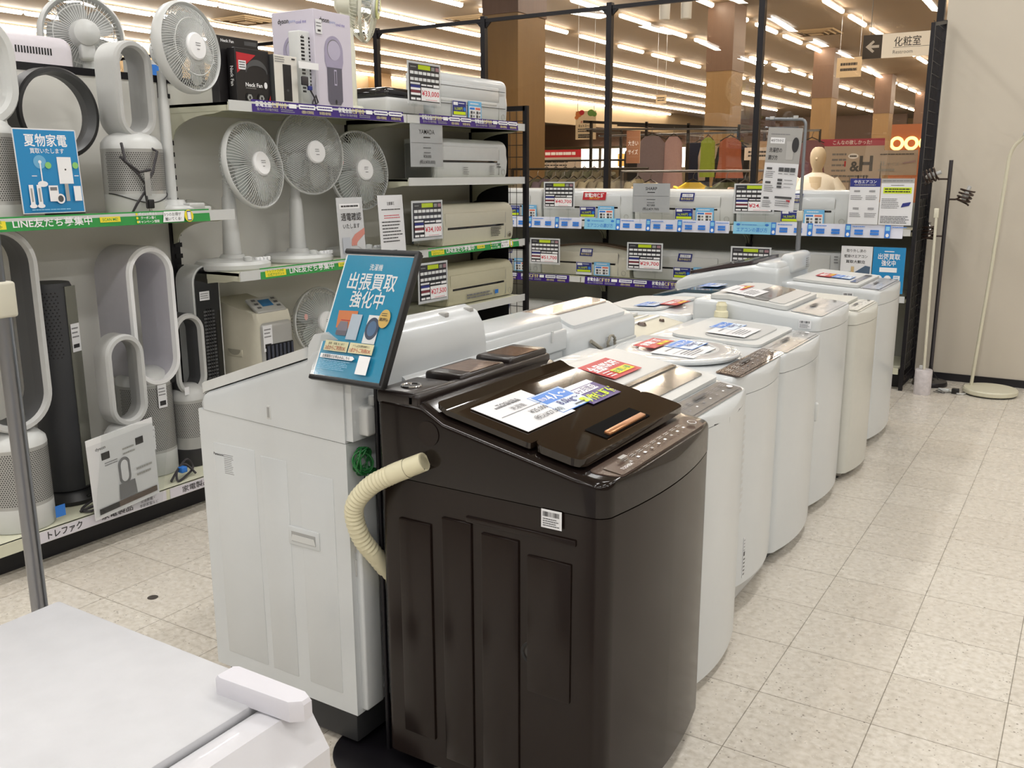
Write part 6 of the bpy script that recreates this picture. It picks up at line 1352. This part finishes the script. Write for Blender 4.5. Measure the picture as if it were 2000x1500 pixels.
def pk(c, w, h): c.r(-w / 2, h * .86, w / 2, h, mat('magenta_sign', 'a8344f', .5)); c.t('こんなの欲しかった!', 0, h * .93, h * .07, WINK, .01, w=w * .6); c.lines(-w * .3, h * .75, w * .4, h * .1, 6, INKG); c.r(-w * .1, h * .45, w * .5, h * .56, RED); c.t('1.0', w * .2, h * .25, h * .14, INK, .02)
placard('sale board with a magenta heading band behind the mannequin', (-2.75, 12.5, 0), .78, .62, pk, 1.22)
def rd(c, w, h): c.r(-w / 2, h * .6, w / 2, h, RED); c.lines(-w * .4, h * .95, w * .4, h * .65, 1, WINK, .5, 0); c.lines(-w * .4, h * .45, w * .4, h * .1, 2, INK)
placard('wide red sale board over the far jackets', (-7.6, 13.5, 0), .95, .3, rd, 1.5)
placard('red edged board on a stand by the light wood column', (-6.3, 9.9, 0), .36, .28, rd, 1.42)
for k, (x, lab) in enumerate(((-8.4, 'amber lit shop sign panel at the far counter'), (-9.4, 'second amber lit sign panel at the far counter'), (-7.3, 'third amber lit sign panel nearest the mullion'))):
    placard(lab, (x, 15.5, 0), .28, .22, lambda c, w, h: c.r(-w / 2, 0, w / 2, h, mat('amber_sign', 'e8a95a', .5, emit=1.2, noise=0)), 1.55)
# lit round letters far away
t = thing('shop_sign', 'row of glowing round letters on a far orange shop front', 'sign', (-5.2, 33.0, 2.35)); b = MB().box(-1.1, 1.1, .02, .1, -2.35, .6, mat('orange_fascia', '8f4f22', .5)); obj('fascia', b, t, False)
b = MB()
for k in range(4): b.ring(.17, .05, mat('glow_letter', 'ffd07a', .5, emit=4, noise=0), (-.66 + k * .44, 0, 0), 'y', 24, 8)
obj('letter', b, t, label='glowing round letters')
# mannequin torso in a pale top
t = thing('mannequin', 'cream headless faced mannequin wearing a loose white lettered top', 'mannequin', (-2.25, 8.9, 0), .1)
SK = mat('cream_mannequin', 'e6dac4', .4); b = MB()
lp = []
for r_, z_, yy in ((.0, 1.655, 0), (.035, 1.652, 0), (.06, 1.635, 0), (.078, 1.60, 0), (.082, 1.56, .0), (.076, 1.515, -.002), (.06, 1.475, -.004), (.05, 1.455, .0), (.047, 1.43, .005), (.06, 1.40, .01), (.1, 1.385, .01), (.12, 1.3, .01), (.12, .95, .01), (.1, .9, .01)):
    lp.append([(r_ * math.cos(2 * PI * k / 28) * (.86 if z_ > 1.45 else 1), yy + r_ * 1.0 * math.sin(2 * PI * k / 28), z_) for k in range(28)])
b.loft(lp, SK); b.prism([(-.086, 1.56), (-.102, 1.545), (-.088, 1.53)], 'x', -.008, .008, SK); obj('body', b, t)
TOP = C_('white_top_cloth', 'e2d9cb'); lp = []
for w_, d_, z_ in ((.055, .06, 1.425), (.085, .075, 1.41), (.14, .09, 1.385), (.185, .1, 1.345), (.2, .12, 1.28), (.2, .125, 1.15), (.195, .125, 1.0), (.19, .12, .88)):
    lp.append([(w_ * math.cos(2 * PI * k / 32), .01 + d_ * math.sin(2 * PI * k / 32) * (1 + .03 * math.sin(k * 1.7)), z_) for k in range(32)])
b = MB().loft(lp, TOP, cap=False)
for sx in (-1, 1): b.tube([(sx * .14, .01, 1.36), (sx * .2, .01, 1.27), (sx * .225, 0, 1.12), (sx * .22, -.02, 1.0)], [.05, .062, .06, .056], TOP, 14)
tp = obj('top', b, t, ang=60)
c = Card(FRONT(-.0, -.128, 1.26)); c.t('PLAYFUL MIND', 0, 0, .022, mat('lilac_ink', '9f93a8', .6), .005, w=.2); obj('lettering', c, tp, False)
obj('stand', MB().lathe([(.15, 0), (.15, .015), (.02, .02), (.02, .9)], STEEL, n=28), t)
# seen and added ceiling spot lamps and a square ceiling vent
for x, y, z in ((-3.42, 8.0, 2.80), (-3.24, 8.05, 2.80), (-1.9, 7.9, 3.9), (-2.9, 7.6, 3.9), (-4.4, 7.7, 3.9)):  # the higher lamps are added out of view to brighten mannequin and clothes
    t = thing('spot_lamp', 'white can spot lamp hanging under the ceiling inside the glass', 'lamp', (x, y, z), 0, 'can spot lamps')
    obj('can', MB().lathe([(.045, -.07), (.048, .07), (.03, .08)], WHITE2, n=20), t); obj('stem', MB().lathe([(.008, .08), (.008, 4.06 - z)], WHITE2, n=8), t)
    L = bpy.data.lights.new('spot_light', 'SPOT'); L.energy = 110; L.spot_size = 1.9; L.spot_blend = .6; L.shadow_soft_size = .04; L.color = (1, .93, .82)
    lo = bpy.data.objects.new('spot_light', L); COL.objects.link(lo); lo.parent = t; lo.location = (0, 0, -.08)
for x, y, lab in ((-13.0, 12.1, 'square flush air vent in the ceiling above the lilac box'), (-9.6, 14.2, 'square flush air vent in the ceiling above the top shelf air conditioner'), (-5.0, 19.0, 'square flush air vent in the ceiling between the wood columns')):
    t = thing('ceiling_vent', lab, 'vent', (x, y, 4.05)); b = MB(); VN = mat('vent_tan', '9c8768', .6)
    for k in range(4): q = .42 - k * .1; b.loft([[(-q, -q, -.0), (q, -q, -.0), (q, q, -.0), (-q, q, -.0)], [(-q + .03, -q + .03, -.02 - .01 * k), (q - .03, -q + .03, -.02 - .01 * k), (q - .03, q - .03, -.02 - .01 * k), (-q + .03, q - .03, -.02 - .01 * k)]], VN, cap=False)
    b.box(-.12, .12, -.12, .12, -.05, -.045, VN); obj('diffuser', b, t, False)
